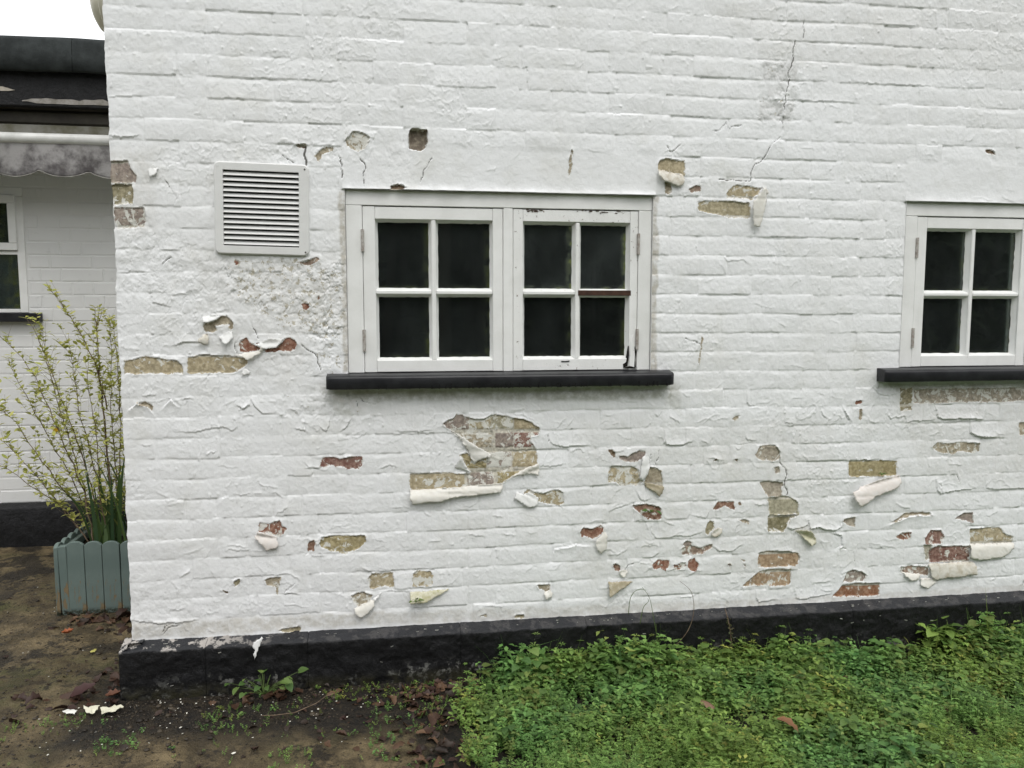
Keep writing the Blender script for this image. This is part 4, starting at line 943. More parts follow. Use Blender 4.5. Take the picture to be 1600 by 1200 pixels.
def window_of(pts, mg):
    p = np.array(pts)
    i0, i1 = np.searchsorted(gx, [p[:, 0].min() - mg, p[:, 0].max() + mg])
    k0, k1 = np.searchsorted(gz, [p[:, 1].min() - mg, p[:, 1].max() + mg])
    return slice(i0, i1), slice(k0, k1)
def seg_dist(x, z, pts, closed):
    d = np.full(x.shape, 9.0); side = np.zeros(x.shape); tend = np.zeros(x.shape)
    n = len(pts)
    L = 0
    rngs = range(n if closed else n - 1)
    for i in rngs:
        ax, az = pts[i]; bx, bz = pts[(i + 1) % n]
        dx, dz = bx - ax, bz - az
        l2 = dx * dx + dz * dz + 1e-12
        traw = ((x - ax) * dx + (z - az) * dz) / l2
        t = np.clip(traw, 0, 1)
        q = np.hypot(x - ax - t * dx, z - az - t * dz)
        cr = dx * (z - az) - dz * (x - ax)
        u = q < d
        d = np.where(u, q, d); side = np.where(u, np.sign(cr), side)
        tend = np.where(u, (L + t * math.sqrt(l2)), tend)
        L += math.sqrt(l2)
    return d, side, tend / max(L, 1e-9)
def inside(x, z, pts):
    r = np.zeros(x.shape, bool)
    n = len(pts)
    for i in range(n):
        ax, az = pts[i]; bx, bz = pts[(i + 1) % n]
        c = ((az > z) != (bz > z))
        with np.errstate(divide='ignore', invalid='ignore'):
            xi = (bx - ax) * (z - az) / (bz - az) + ax
        r ^= c & (x < xi)
    return r
def sdf(x, z, pts):
    d, _, _ = seg_dist(x, z, pts, True)
    return np.where(inside(x, z, pts), d, -d)

bare = np.full(X.shape, -.03); fleck = np.zeros(X.shape)
sub = np.zeros(X.shape + (4,)); sub[...] = (*SUBCOL['tan'], 1)
rough = np.zeros(X.shape); crack = np.zeros(X.shape)
stain = np.zeros(X.shape + (4,)); stain[..., :3] = (.5, .48, .4)

# raised edges of loose paint
for lift, reach, pts in LIPS:
    s = window_of(pts, reach / 1000 + .01)
    x, z = X[s], Z[s]
    x2 = x + fbm(x, z, 55, 3, 81) * .006; z2 = z + fbm(x, z, 55, 3, 83) * .006
    d, side, t = seg_dist(x2, z2, pts, False)
    fade = np.clip(np.sin(np.pi * np.clip(t * .94 + .03, 0, 1)), 0, 1) ** .35
    g = np.where(side > 0, np.exp(-(d / (reach / 1000 * .55))), 0) * (d < reach / 1000 * 1.6)
    h[s] += g * fade * lift / 1000 * .85
    h[s] -= np.where(side <= 0, np.exp(-(d / .006) ** 2), 0) * fade * .0009
# scattered small lifting scabs all over the lower wall
rs = random.Random(9)
for i in range(430):
    x0 = rs.uniform(-.95, 2.65); z0 = rs.choice([rs.uniform(.22, 1.15), rs.uniform(.22, 1.15), rs.uniform(.22, 2.6)])
    n = rs.randint(3, 5); a = rs.uniform(-.9, .5)
    pts = [(x0, z0)]
    for k in range(n):
        a += rs.uniform(-.9, .9)
        l = rs.uniform(.008, .028)
        pts.append((pts[-1][0] + math.cos(a) * l, pts[-1][1] + math.sin(a) * l * .7))
    lift, reach = rs.uniform(.8, 2.4) * (1.7 if z0 < 1.1 and rs.random() < .4 else 1), rs.uniform(7, 18)
    s = window_of(pts, .03)
    x, z = X[s], Z[s]
    if x.size == 0: continue
    d, side, t = seg_dist(x + fbm(x, z, 60, 2, i) * .005, z + fbm(x, z, 60, 2, i + 3) * .005, pts, False)
    h[s] += np.where(side > 0, np.exp(-(d / (reach / 1000 * .5))), 0) * np.clip(np.sin(np.pi * t), 0, 1) ** .4 * lift / 1000

# where the paint has gone
def do_bare(cname, fl, depth, pts, colour=True):
    s = window_of(pts, .045)
    x, z = X[s], Z[s]
    sd = sdf(x + fbm(x, z, 45, 3, 91) * .007, z + fbm(x, z, 45, 3, 93) * .007, pts)
    if colour:
        upd = sd > bare[s]
        sub[s][upd] = (*SUBCOL[cname], 1)
        fleck[s][upd] = fl
    bare[s] = np.maximum(bare[s], sd)
    n = np.clip(.5 + 2.2 * fbm(x, z, 30, 3, 95), 0, 1.4)
    ins = sstep(-.0008, .0016, sd)
    curl = np.exp(-np.clip(-sd, 0, 1) / .006) * (sd <= 0)
    up = .55 + .45 * np.sign(z - np.mean([p[1] for p in pts]))      # the film stands off most along the upper edge
    h[s] += curl * .0038 * n * (.35 + up) * (1 - ins)
    h[s] -= ins * depth / 1000 * 1.5
for cname, fl, depth, pts in BARE: do_bare(cname, fl, depth, pts)
do_bare(BIG[0], BIG[1], BIG[2], BIG[3])
for cname, fl, pts in BIG_BRICKS:
    s = window_of(pts, .01)
    x, z = X[s], Z[s]
    sd = sdf(x + fbm(x, z, 60, 2, 97) * .004, z + fbm(x, z, 60, 2, 99) * .004, pts)
    u = (sd > 0) & (bare[s] > -.004)
    sub[s][u] = (*SUBCOL[cname], 1); fleck[s][u] = fl
    h[s] += np.where(u, np.clip(sd / .004, 0, 1) * .0016, 0)
# bed joints inside other patches show mortar
jm = (ebed < .0055) & (bare > 0) & (fleck < .9)
for s_ in [jm]:
    sub[s_] = (*SUBCOL['mortar'], 1)

STC = dict(green=(.20, .20, .11), brown=(.36, .32, .24), grey=(.40, .39, .37))
for cname, st, soft, pts in STAIN:
    s = window_of(pts, soft / 1000 * 2)
    x, z = X[s], Z[s]
    sd = sdf(x, z, pts) + fbm(x, z, 18, 3, 101) * .02
    a = st * sstep(-soft / 1000, soft / 1000 * .6, sd)
    u = a > stain[s][..., 3]
    stain[s][u, :3] = STC[cname]
    stain[s][..., 3] = np.maximum(stain[s][..., 3], a)
for st, fl, pts in ROUGH:
    s = window_of(pts, .05)
    x, z = X[s], Z[s]
    a = sstep(-.03, .02, sdf(x, z, pts) + fbm(x, z, 12, 4, 103) * .06)
    rough[s] = np.maximum(rough[s], a * fl)
    q = fbm(x, z, 40, 4, 105); cell = np.abs(fbm(x, z, 22, 4, 107))
    h[s] += a * st * (np.floor((fbm(x, z, 30, 4, 109) + .5) * 8) / 8 * .007 + q * .004 - np.exp(-(cell / .02) ** 2) * .002 - .0032)
for wmm, pts in CRACKS:
    s = window_of(pts, .02)
    x, z = X[s], Z[s]
    d, side, t = seg_dist(x + fbm(x, z, 45, 4, 111) * .014, z + fbm(x, z, 45, 4, 113) * .014, pts, False)
    g = np.exp(-(d / (wmm / 1000 * .8)) ** 2) * ((.35 if wmm < 2.5 else .75) + (.65 if wmm < 2.5 else .25) * sstep(.25, .5, vnoise(x, z, 30, 7)))
    h[s] -= g * .004
    h[s] += np.exp(-(d / .009) ** 2) * .0009 * (side > 0)
    crack[s] = np.maximum(crack[s], g * min(1.0, .25 + wmm / 5))
# rounded, chipped arris at the corner and a ragged foot
chip_x = fbm(Z * 0, Z, 13, 3, 121) * .012 + fbm(Z * 0, Z, 60, 2, 123) * .005
corner = np.exp(-(X - WX0) / .012)
h -= corner * .006 * (1 + 1.2 * fbm(X * 0, Z, 20, 2, 125))
XD = X + chip_x * np.exp(-(X - WX0) / .03)
foot = np.exp(-(Z - WZ0) / .008)
h += foot * .002 * (1 + 3 * fbm(X, Z * 0, 30, 3, 127))
# paint dressed into the window joints
for W in WIN:
    for xe, sg in ((W[0], -1), (W[1], 1)):
        m_ = (Z > W[2] - .06) & (Z < W[3])
        h -= np.exp(-np.abs(X - xe) / .010) * .003 * m_ * (1 + 2 * fbm(X, Z, 25, 3, 131))

h = np.where(vent_m, -.03, h)
hx = np.gradient(h, gx, axis=0); hz = np.gradient(h, gz, axis=1)
nrm = np.stack([-hx, -np.ones_like(hx), -hz], -1); nrm /= np.linalg.norm(nrm, axis=-1, keepdims=True)
P = np.stack([XD, -h, Z], -1)
nX, nZ = X.shape
I, K = np.meshgrid(np.arange(nX - 1), np.arange(nZ - 1), indexing='ij')
xc = (gx[I] + gx[I + 1]) / 2; zcn = (gz[K] + gz[K + 1]) / 2
keep = np.ones(I.shape, bool)
for W in WIN:
    keep &= ~((xc > W[0]) & (xc < W[1]) & (zcn > W[2]) & (zcn < W[3]))
face_b = bid[:-1, :-1].copy()
jointface = (ebed[:-1, :-1] < .0052) | (eperp[:-1, :-1] < .0052)
in_lintel = np.zeros(I.shape, bool)
for W in WIN:
    in_lintel |= (xc > W[0] - .02) & (xc < W[1] + .02) & (zcn > W[3] - .001) & (zcn < W[3] + .18)

def sheet(name, sel, parent, **kw):
    ii, kk = I[sel], K[sel]
    q = np.stack([ii * nZ + kk, (ii + 1) * nZ + kk, (ii + 1) * nZ + kk + 1, ii * nZ + kk + 1], -1)
    used, inv = np.unique(q.ravel(), return_inverse=True)
    q = inv.reshape(q.shape)
    me = np_mesh(name, P.reshape(-1, 3)[used], quads=q)
    point_attr(me, 'bare', 'FLOAT', bare.ravel()[used]); point_attr(me, 'fleck', 'FLOAT', fleck.ravel()[used])
    point_attr(me, 'rough', 'FLOAT', rough.ravel()[used]); point_attr(me, 'crack', 'FLOAT', crack.ravel()[used])
    point_attr(me, 'sub', 'FLOAT_COLOR', sub.reshape(-1, 4)[used]); point_attr(me, 'stain', 'FLOAT_COLOR', stain.reshape(-1, 4)[used])
    me.shade_smooth()
    me.normals_split_custom_set_from_vertices(nrm.reshape(-1, 3)[used])
    me.materials.append(MAT_WALL)
    o = link(bpy.data.objects.new(name, me), parent)
    return tag(o, **kw)

# rank the bricks by how large they show
camp = np.array(cam_o.location)
score = []
for b, (c, a, e) in enumerate(bricks):
    z0 = ZREF + c * COURSE; mid = np.array([(a + e) / 2, 0, z0 + .037])
    hid = any(a < W[1] - .02 and e > W[0] + .02 and z0 + COURSE > W[2] + .02 and z0 < W[3] + .17 for W in WIN)
    vis = a > -1.0 and e < 2.62 and z0 > .18 and z0 < 2.52
    dist = np.linalg.norm(mid - camp)
    score.append(((e - a) / dist ** 2) * (1 if vis and not hid else 0))
order = np.argsort(-np.array(score))
single = set(int(b) for b in order[:300] if score[b] > 0)
flat_sel = keep & ~jointface & ~in_lintel
is_single = np.isin(face_b, list(single))
# faces grouped by brick
fb = np.where(flat_sel & is_single, face_b, -1)
ordf = np.argsort(fb.ravel(), kind='stable')
vals = fb.ravel()[ordf]
bounds = np.searchsorted(vals, sorted(single), 'left'), np.searchsorted(vals, sorted(single), 'right')
for b, s0, s1 in zip(sorted(single), *bounds):
    if s1 - s0 < 40: continue
    selv = np.unravel_index(ordf[s0:s1], I.shape)
    sheet('brick', selv, house)
sheet('brickwork', np.nonzero(flat_sel & ~is_single), house, kind='stuff')
sheet('mortar_joints', np.nonzero(keep & jointface & ~in_lintel), house, kind='stuff')
for k, W in enumerate(WIN):
    side = (xc < 1.5) if k == 0 else (xc >= 1.5)
    sheet('lintel', np.nonzero(keep & in_lintel & side), house)

# reveals, left return of the wall, core and room behind
for W in WIN:
    bm = bmesh.new()
    x0, x1, z0, z1 = W
    for (ax, az, bx, bz) in ((x0, z0, x0, z1), (x0, z1, x1, z1), (x1, z1, x1, z0), (x1, z0, x0, z0)):
        a0 = bm.verts.new((ax, .012, az)); b0 = bm.verts.new((bx, .012, bz)); b1 = bm.verts.new((bx, .24, bz)); a1 = bm.verts.new((ax, .24, az))
        bm.faces.new((a0, b0, b1, a1))
        f0 = bm.verts.new((ax, -.0005, az)); f1 = bm.verts.new((bx, -.0005, bz))
        bm.faces.new((f0, f1, b0, a0))
    obj('window_reveal', bm, MAT_LWALL, house)
# return wall along the left side
ry = np.arange(0.0, 1.86, .012); rz_ = np.arange(WZ0, WZ1, .010)
RY, RZ = np.meshgrid(ry, rz_, indexing='ij')
zc2 = (RZ + fbm(RY, RZ, 1.6, 2, 201) * .008 - ZREF) / COURSE; e2 = np.minimum(zc2 - np.floor(zc2), np.ceil(zc2) - zc2) * COURSE
hr = -.003 * (1 - sstep(0, 1, e2 / .011)) + fbm(RY, RZ, 22, 3, 203) * .003
edge_x = (XD[0])[np.clip(np.searchsorted(gz, rz_), 0, nZ - 1)]
RX = WX0 - hr
t_ = np.exp(-RY / .02)
RX = RX * (1 - t_) + edge_x[None, :] * t_ + (1 - np.exp(-RY / .006)) * -.004 * t_
y_off = (-h[0])[np.clip(np.searchsorted(gz, rz_), 0, nZ - 1)]
RYo = RY + y_off[None, :] * np.exp(-RY / .02)
n1_, n2_ = RY.shape
ii, kk = np.meshgrid(np.arange(n1_ - 1), np.arange(n2_ - 1), indexing='ij')
q = np.stack([ii * n2_ + kk, ii * n2_ + kk + 1, (ii + 1) * n2_ + kk + 1, (ii + 1) * n2_ + kk], -1).reshape(-1, 4)
me = np_mesh('return_brickwork', np.stack([RX, RYo, RZ], -1).reshape(-1, 3), quads=q)
me.shade_smooth(); me.materials.append(MAT_LWALL)
tag(link(bpy.data.objects.new('return_brickwork', me), house), kind='stuff')
# dark rooms
bm = bmesh.new()
def quad(bm, *p): bm.faces.new([bm.verts.new(v) for v in p])
xa, xb, ya, yb, za, zb = -.90, 3.60, .10, 2.9, .0, 2.98
quad(bm, (xa, yb, za), (xb, yb, za), (xb, yb, zb), (xa, yb, zb))
quad(bm, (xa, ya, za), (xa, yb, za), (xa, yb, zb), (xa, ya, zb))
quad(bm, (xb, ya, za), (xb, ya, zb), (xb, yb, zb), (xb, yb, za))
quad(bm, (-.96, .02, zb), (xb, .02, zb), (xb, yb, zb), (-.96, yb, zb))
quad(bm, (xa, ya, .3), (xa, yb, .3), (xb, yb, .3), (xb, ya, .3))
# inner face of the front wall round the openings
xs = [xa, WIN[0][0], WIN[0][1], WIN[1][0], WIN[1][1], xb]
for i in range(5):
    if i in (1, 3):
        quad(bm, (xs[i], .2, za), (xs[i + 1], .2, za), (xs[i + 1], .2, 1.168), (xs[i], .2, 1.168))
        quad(bm, (xs[i], .2, 1.839), (xs[i + 1], .2, 1.839), (xs[i + 1], .2, zb), (xs[i], .2, zb))
    else:
        quad(bm, (xs[i], .2, za), (xs[i + 1], .2, za), (xs[i + 1], .2, zb), (xs[i], .2, zb))
obj('room_interior', bm, MAT_ROOM, house)

# curled and hanging flaps of paint
def wall_h(x, z):
    return float(h[np.clip(np.searchsorted(gx, x), 0, nX - 1), np.clip(np.searchsorted(gz, z), 0, nZ - 1)])
def flap(cname, lift, prof, hinge, pts, parent, surf=None, thick=.0011):
    lift = lift / 1000
    p = np.array(pts)
    # resample the outline with a ragged edge
    out = []
    rr = random.Random(int(abs(p[0, 0] * 1e5)))
    n = len(p)
    for i in range(n):
        a, b = p[i], p[(i + 1) % n]
        L = np.linalg.norm(b - a); k = max(1, int(L / .0045))
        nn = np.array([-(b - a)[1], (b - a)[0]]) / max(L, 1e-6)
        for j in range(k):
            w = rr.uniform(-.0016, .0016) if j == 0 else rr.uniform(-.0024, .0024)
            out.append(a + (b - a) * j / k + nn * w)
    out = np.array(out)
    mn, mx = out.min(0), out.max(0)
    xs_, zs_ = np.arange(mn[0], mx[0], .006), np.arange(mn[1], mx[1], .006)
    G = np.array([(x, z) for x in xs_ for z in zs_])
    if len(G):
        dd = sdf(G[:, 0], G[:, 1], [tuple(o) for o in out]); G = G[dd > .003]
    co = [Vector(v) for v in out] + [Vector(v) for v in G]
    r = geometry.delaunay_2d_cdt(co, [], [list(range(len(out)))], 1, 1e-6)
    a, b = np.array(hinge[0]), np.array(hinge[1])
    d = (b - a) / np.linalg.norm(b - a); nn = np.array([-d[1], d[0]])
    V2 = np.array([(v.x, v.y) for v in r[0]])
    dist = np.abs((V2 - a) @ nn); along = (V2 - a) @ d
    t = dist / max(dist.max(), 1e-6)
    if prof == 'roll':
        lift *= .75
        g = np.sqrt(np.clip(1 - (1 - t) ** 2, 0, 1)) * (1 - .22 * t ** 3)
    else:
        g = t ** .75
    al = (along - along.min()) / max(np.ptp(along), 1e-6)
    g = g * (1 + .55 * (al - .5) * (1 if int(lift * 1e5) % 2 else -1) + .35 * fbm(along, along * 0, 11, 2, int(lift * 1e4)))
    bm = bmesh.new()
    vs = []
    for (x, z), gg in zip(V2, g):
        base = wall_h(x, z) if surf is None else surf
        vs.append(bm.verts.new((x, -(base + .0025 + lift * max(gg, 0)), z)))
    for f in r[2]:
        try: bm.faces.new([vs[i] for i in f])
        except ValueError: pass
    bmesh.ops.recalc_face_normals(bm, faces=bm.faces)
    o = obj('paint_flap', bm, MAT_FLAP[cname], parent, smooth=True)
    md = o.modifiers.new('thickness', 'SOLIDIFY'); md.thickness = thick; md.offset = 0
    return o
for cname, lift, prof, hinge, pts in FLAPS:
    flap(cname, lift, prof, hinge, pts, house)

# ------------------------------------------------------------------ black plinth, in rendered lengths
PL = [-1.026, -.729, -.365, .205, .70, 1.292, 1.82, 2.35, 2.95, 3.63]
def gz_at(x, y):
    t = min(max((y - .3) / 1.5, 0), 1)
    return .05 * t * t * (3 - 2 * t) - .018 * max(0.0, x)
prof_pl = [(-.052, -.12)] + [(-.0525, .0 + .0082 * k) for k in range(20)] + [(-.0525, .164), (-.0520, .1725), (-.0500, .1765), (-.045, .1785), (-.030, .184), (-.015, .190), (.006, .198), (.02, .200)]
for a, b in zip(PL[:-1], PL[1:]):
    nx = int((b - a) / .006) + 1
    xs_ = np.linspace(a + .0006, b - .0006, nx)
    vv = []
    for x in xs_:
        for (y, z) in prof_pl:
            e = min(x - a, b - x)
            dn = float(fbm(x, z, 9, 4, 301)) * .010 + float(fbm(x, z, 40, 3, 305)) * .005
            lay_ = math.floor((float(fbm(x, z * 1.8, 12, 5, 309)) + .5) * 9) / 9 * .009 + .0025 * math.exp(-(float(fbm(x * .6, z * 2, 16, 3, 311)) / .03) ** 2)
            yy = y + dn * (1 if y < 0 else .2) - lay_ * (1 if y < -.02 else .1) + .004 * math.exp(-e / .004)
            zz = z + (dn * .35 if y > -.05 else 0)
            vv.append((x, yy, zz))
    m_ = len(prof_pl)
    qs = [(i * m_ + j, (i + 1) * m_ + j, (i + 1) * m_ + j + 1, i * m_ + j + 1) for i in range(nx - 1) for j in range(m_ - 1)]
    me = np_mesh('plinth_block', np.array(vv), quads=np.array(qs))
    me.shade_smooth(); me.materials.append(MAT_BLACK)
    link(bpy.data.objects.new('plinth_block', me), house)
# end return of the plinth
vv = []; ny = 60
for i in range(ny):
    y = -.053 + i * (1.85 + .05) / (ny - 1) if i > 6 else -.053 + i * .006
    for (o_, z) in [(p_[0], p_[1]) for p_ in prof_pl]:
        d_ = float(fbm(y, z, 9, 3, 321)) * .008
        xx = -1.026 + (o_ + .053) * (1 if y > -.03 else .4) + d_ * .6
        vv.append((xx, y, z - (0.012 if i == 0 and z > .15 else 0)))
m_ = len(prof_pl)
qs = [(i * m_ + j, i * m_ + j + 1, (i + 1) * m_ + j + 1, (i + 1) * m_ + j) for i in range(ny - 1) for j in range(m_ - 1)]
me = np_mesh('plinth_return', np.array(vv), quads=np.array(qs)); me.shade_smooth(); me.materials.append(MAT_BLACK)
link(bpy.data.objects.new('plinth_return', me), house)
# loose white sliver hanging over the plinth and a few stuck chips
flap('white', 10, 'lift', SLIVER_H, SLIVER, house, surf=.058)
rr = random.Random(77)
bm = bmesh.new()
for i in range(90):
    x = rr.uniform(-.95, 2.6); on_top = rr.random() < .75
    if on_top: y, z = -rr.uniform(.028, .046), 0.0; z = .1935 + (y + .02) * .45; z += .0035
    else: y, z = -.0655, rr.uniform(.02, .16)
    L, w, a = rr.uniform(.004, .016), rr.uniform(.0012, .0032), rr.uniform(-.9, .9)
    dx, dz = math.cos(a) * L, math.sin(a) * L * (.5 if on_top else 1)
    p0 = Vector((x, y, z)); p1 = Vector((x + dx, y - (.3 * dz if on_top else 0), z + dz * .4)); up = Vector((-math.sin(a) * w, -.0008, math.cos(a) * w))
    bm.faces.new([bm.verts.new(v) for v in (p0, p1, p1 + up, p0 + up * 1.3)])
tag(obj('paint_specks', bm, MAT_CHIP, house), kind='stuff')

# ------------------------------------------------------------------ windows of the house
def build_window(W, worn, tagw):
    x0, x1, z0, z1 = W
    bm = bmesh.new()
    FY = .010
    B = lambda b_, xa, xb, za, zb_, ya=FY, yb=.08, c=.0018: cbox(b_, x0 + xa, x0 + xb, ya, yb, z1 - zb_, z1 - za, c)
    H = z1 - z0
    B(bm, .001, 1.1565, .001, .0545)                     # head
    B(bm, .001, .0590, .0555, H - .003)                  # jambs
    B(bm, 1.1050, 1.1560, .0555, H - .003)
    B(bm, .5795, .6160, .0555, H - .003, FY + .001)      # mullion
    frame = obj('window', bm, MAT_WOOD, house)
    for s, (a, b, hinge_left) in enumerate(((.0605, .5780, True), (.6175, 1.1035, False))):
        wm = MAT_WOOD_WORN if (worn and s == 1) else MAT_WOOD
        wl, wr = (.0445, .038) if s == 0 else (.037, .031)
        SY = FY + .0035
        t0, t1 = .0575, H - .004
        rails = [(a, a + wl, t0, t1), (b - wr, b, t0, t1), (a + wl + .0006, b - wr - .0006, t0 + .001, .1025), (a + wl + .0006, b - wr - .0006, .6225, t1 - .001)]
        bm = bmesh.new()
        for i, (ra, rb_, rc, rd) in enumerate(rails):
            B(bm, ra, rb_, rc, rd, SY + (0 if i < 2 else .0004), .062, .0016)
        sash = obj('sash', bm, wm, frame)
        mid = (a + wl + b - wr) / 2 + (-.004 if s == 0 else .003)
        ga, gb = a + wl, b - wr
        zb0, zb1 = .3625, .3775
        bm = bmesh.new(); B(bm, mid - .0085, mid + .0085, .1030, .6225, SY + .002, .058, .003); obj('glazing_bar', bm, wm, frame)
        for (xa, xb, right) in ((ga + .0005, mid - .009, False), (mid + .009, gb - .0005, True)):
            bm = bmesh.new(); B(bm, xa, xb, zb0, zb1, SY + .0025, .058, .003)
            o = obj('glazing_bar', bm, wm, frame)
            if worn and s == 1 and right:
                bm = bmesh.new(); B(bm, xa - .006, xb + .006, zb0 - .003, zb1 + .002, SY - .001, .03, .001)
                tag(obj('bare_wood', bm, MAT_BARE_WOOD, frame), label='stripped dark brown glazing bar')
        # panes with sloped putty
        for (xa, xb, col_i) in ((ga, mid - .0085, 0), (mid + .0085, gb, 1)):
            for (za, zb_, row) in ((.1025, zb0, 0), (zb1, .6225, 1)):
                bm = bmesh.new()
                X0, X1, Z0, Z1 = x0 + xa, x0 + xb, z1 - zb_, z1 - za
                yg = .043; w = .0095
                rr_ = random.Random(int((X0 + Z0) * 1000))
                def ring(ins, y, j=0.0):
                    return [(X0 + ins, y, Z0 + ins), (X1 - ins, y, Z0 + ins), (X1 - ins, y, Z1 - ins), (X0 + ins, y, Z1 - ins)]
                outer = ring(-.001, SY + .008); inner = ring(w, yg)
                N = 14
                for i in range(4):
                    p, q_ = Vector(outer[i]), Vector(outer[(i + 1) % 4]); p2, q2 = Vector(inner[i]), Vector(inner[(i + 1) % 4])
                    prev = None
                    for k in range(N + 1):
                        t = k / N
                        a_ = p.lerp(q_, t); b_ = p2.lerp(q2, t)
                        if 0 < k < N: b_ = b_ + (b_ - a_).normalized() * rr_.uniform(-.0022, .0022)
                        cur = (bm.verts.new(a_), bm.verts.new(b_))
                        if prev: bm.faces.new((prev[0], cur[0], cur[1], prev[1]))
                        prev = cur
                bmesh.ops.remove_doubles(bm, verts=bm.verts, dist=1e-5)
                bmesh.ops.recalc_face_normals(bm, faces=bm.faces)
                obj('putty', bm, MAT_PUTTY if (worn and s == 1) else MAT_WOOD, frame)
                bm = bmesh.new()
                cbox(bm, X0 + .002, X1 - .002, yg + .0005, yg + .0035, Z0 + .002, Z1 - .002, 0)
                green = worn and s == 1 and row == 0
                obj('pane', bm, MAT_GLASS_GREEN if green else MAT_GLASS, frame)
        # hinges
        hxp = x0 + (.0597 if hinge_left else 1.1043)
        for zc_ in (.182, .548):
            bm = bmesh.new()
            zt = z1 - zc_ + .040
            for k in range(5):
                tube(bm, [(hxp, FY - .004, zt - k * .0162), (hxp, FY - .004, zt - k * .0162 - .0152)], .0052, 10)
            cbox(bm, hxp - .006, hxp + .006, FY - .0012, FY + .002, z1 - zc_ - .040, z1 - zc_ + .040, .0005)
            obj('hinge', bm, MAT_HINGE, frame)
    if worn:
        # rotten foot of the hinge stile
        xr = x0 + 1.072; zr = z0 + .012
        bm = bmesh.new()
        prism(bm, [(xr - .020, zr), (xr - .004, zr + .006), (xr + .002, zr + .05), (xr + .000, zr + .085), (xr - .004, zr + .05), (xr - .010, zr + .022), (xr - .022, zr + .014)], .0118, .03)
        prism(bm, [(xr + .022, zr + .002), (xr + .030, zr + .0), (xr + .028, zr + .03), (xr + .031, zr + .062), (xr + .024, zr + .083), (xr + .021, zr + .06), (xr + .025, zr + .03)], .0118, .03)
        prism(bm, [(xr - .022, zr - .002), (xr + .030, zr - .004), (xr + .024, zr + .003), (xr + .004, zr + .006), (xr - .008, zr + .003)], .0118, .03)
        prism(bm, [(x0 + .806, z0 + .036), (x0 + .835, z0 + .037), (x0 + .838, z0 + .042), (x0 + .820, z0 + .040), (x0 + .804, z0 + .041)], .0118, .03)
        tag(obj('rot', bm, MAT_ROT, frame), label='black rot at the foot of the right casement', kind='stuff')
        bm = bmesh.new()
        prism(bm, [(xr + .003, zr + .008), (xr + .022, zr + .002), (xr + .024, zr + .05), (xr + .018, zr + .13), (xr + .006, zr + .10)], .0085, .014)
        obj('loose_splinter', bm, MAT_WOOD_WORN, frame)
        # crumbled brown top of the right casement
        bm = bmesh.new()
        for i in range(26):
            xx = x0 + rr.choice([rr.uniform(.665, .72), rr.uniform(.86, 1.06)]); zz = z1 - rr.uniform(.0585, .068)
            cbox(bm, xx, xx + rr.uniform(.004, .014), .0115, .016, zz, zz + rr.uniform(.001, .003), 0)
        tag(obj('wood_crumbs', bm, MAT_BARE_WOOD, frame), kind='stuff')
    # sill, sloping and worn
    xs0, xs1 = x0 - .0755, x1 + .076
    if not worn: xs0, xs1 = x0 - .100, x1 + .08
    n = 90
    pr = [(.05, -.004), (.004, .000), (-.046, -.006), (-.0545, -.010), (-.0565, -.016), (-.0562, -.050), (-.0535, -.0545), (-.03, -.056), (.0, -.055)]
    vv = []
    for i in range(n):
        x = xs0 + (xs1 - xs0) * i / (n - 1)
        e = min(i, n - 1 - i)
        for (y, z) in pr:
            j = float(fbm(x, z + y, 14, 3, 401)) * .003
            vv.append((x, y * (.94 if e == 0 else 1) + j, z0 + .002 + z * (.97 if e == 0 else 1) + j * .6))
    k = len(pr)
    qs = [(i * k + j, i * k + j + 1, (i + 1) * k + j + 1, (i + 1) * k + j) for i in range(n - 1) for j in range(k - 1)]
    vv = np.array(vv)
    me = np_mesh('sill', vv, quads=np.array(qs))
    bm = bmesh.new(); bm.from_mesh(me); bm.verts.ensure_lookup_table()
    bm.faces.new([bm.verts[j] for j in range(k)]); bm.faces.new([bm.verts[(n - 1) * k + j] for j in range(k)][::-1])
    bmesh.ops.recalc_face_normals(bm, faces=bm.faces)
    o = obj('sill', bm, MAT_SILL, frame)
    # drips dried along the lower edge
    bm = bmesh.new()
    for i in range(70):
        x = rr.uniform(xs0 + .15, xs1 - .02)
        cbox(bm, x, x + rr.uniform(.002, .005), -.0592, -.054, z0 - .054, z0 - .054 + rr.uniform(.008, .022), .0008)
    if worn: tag(obj('paint_drips', bm, MAT_DARK, o), kind='stuff')
    else: bm.free()
    return frame
tag(build_window(WIN[0], True, 0), label='two-casement white window with a flaking right casement')
tag(build_window(WIN[1], False, 1), label='right-hand white window with sound paint')

# ------------------------------------------------------------------ ventilation grille
V0x, V0z = -.489, 1.7605
vent = empty('ventilation_grille', 'square white louvred ventilation grille screwed to the wall left of the window', 'grille', (V0x, -.004, V0z))
vent.rotation_euler = (0, R(1.1), 0)
def rounded(hw_, hh_, r, n=6):
    out = []
    for cx, cz, a0 in ((hw_ - r, hh_ - r, 0), (-hw_ + r, hh_ - r, 90), (-hw_ + r, -hh_ + r, 180), (hw_ - r, -hh_ + r, 270)):
        for k in range(n + 1):
            a = R(a0 + 90 * k / n); out.append((cx + math.cos(a) * r, cz + math.sin(a) * r))
    return out
bm = bmesh.new()
hw_, hh_ = .1625, .1610
ia, ib, ic, id_ = -.1325, .1275, -.131, .133         # opening x0 x1 z0 z1
rings = [[(x, 0.004, z) for x, z in rounded(hw_, hh_, .019)], [(x, -.006, z) for x, z in rounded(hw_, hh_, .019)], [(x, -.0105, z) for x, z in rounded(hw_ - .004, hh_ - .004, .016)]]
n = len(rings[0])
RV = [[bm.verts.new(p) for p in r_] for r_ in rings]
for a, b in zip(RV[:-1], RV[1:]):
    for i in range(n): bm.faces.new((a[i], a[(i + 1) % n], b[(i + 1) % n], b[i]))
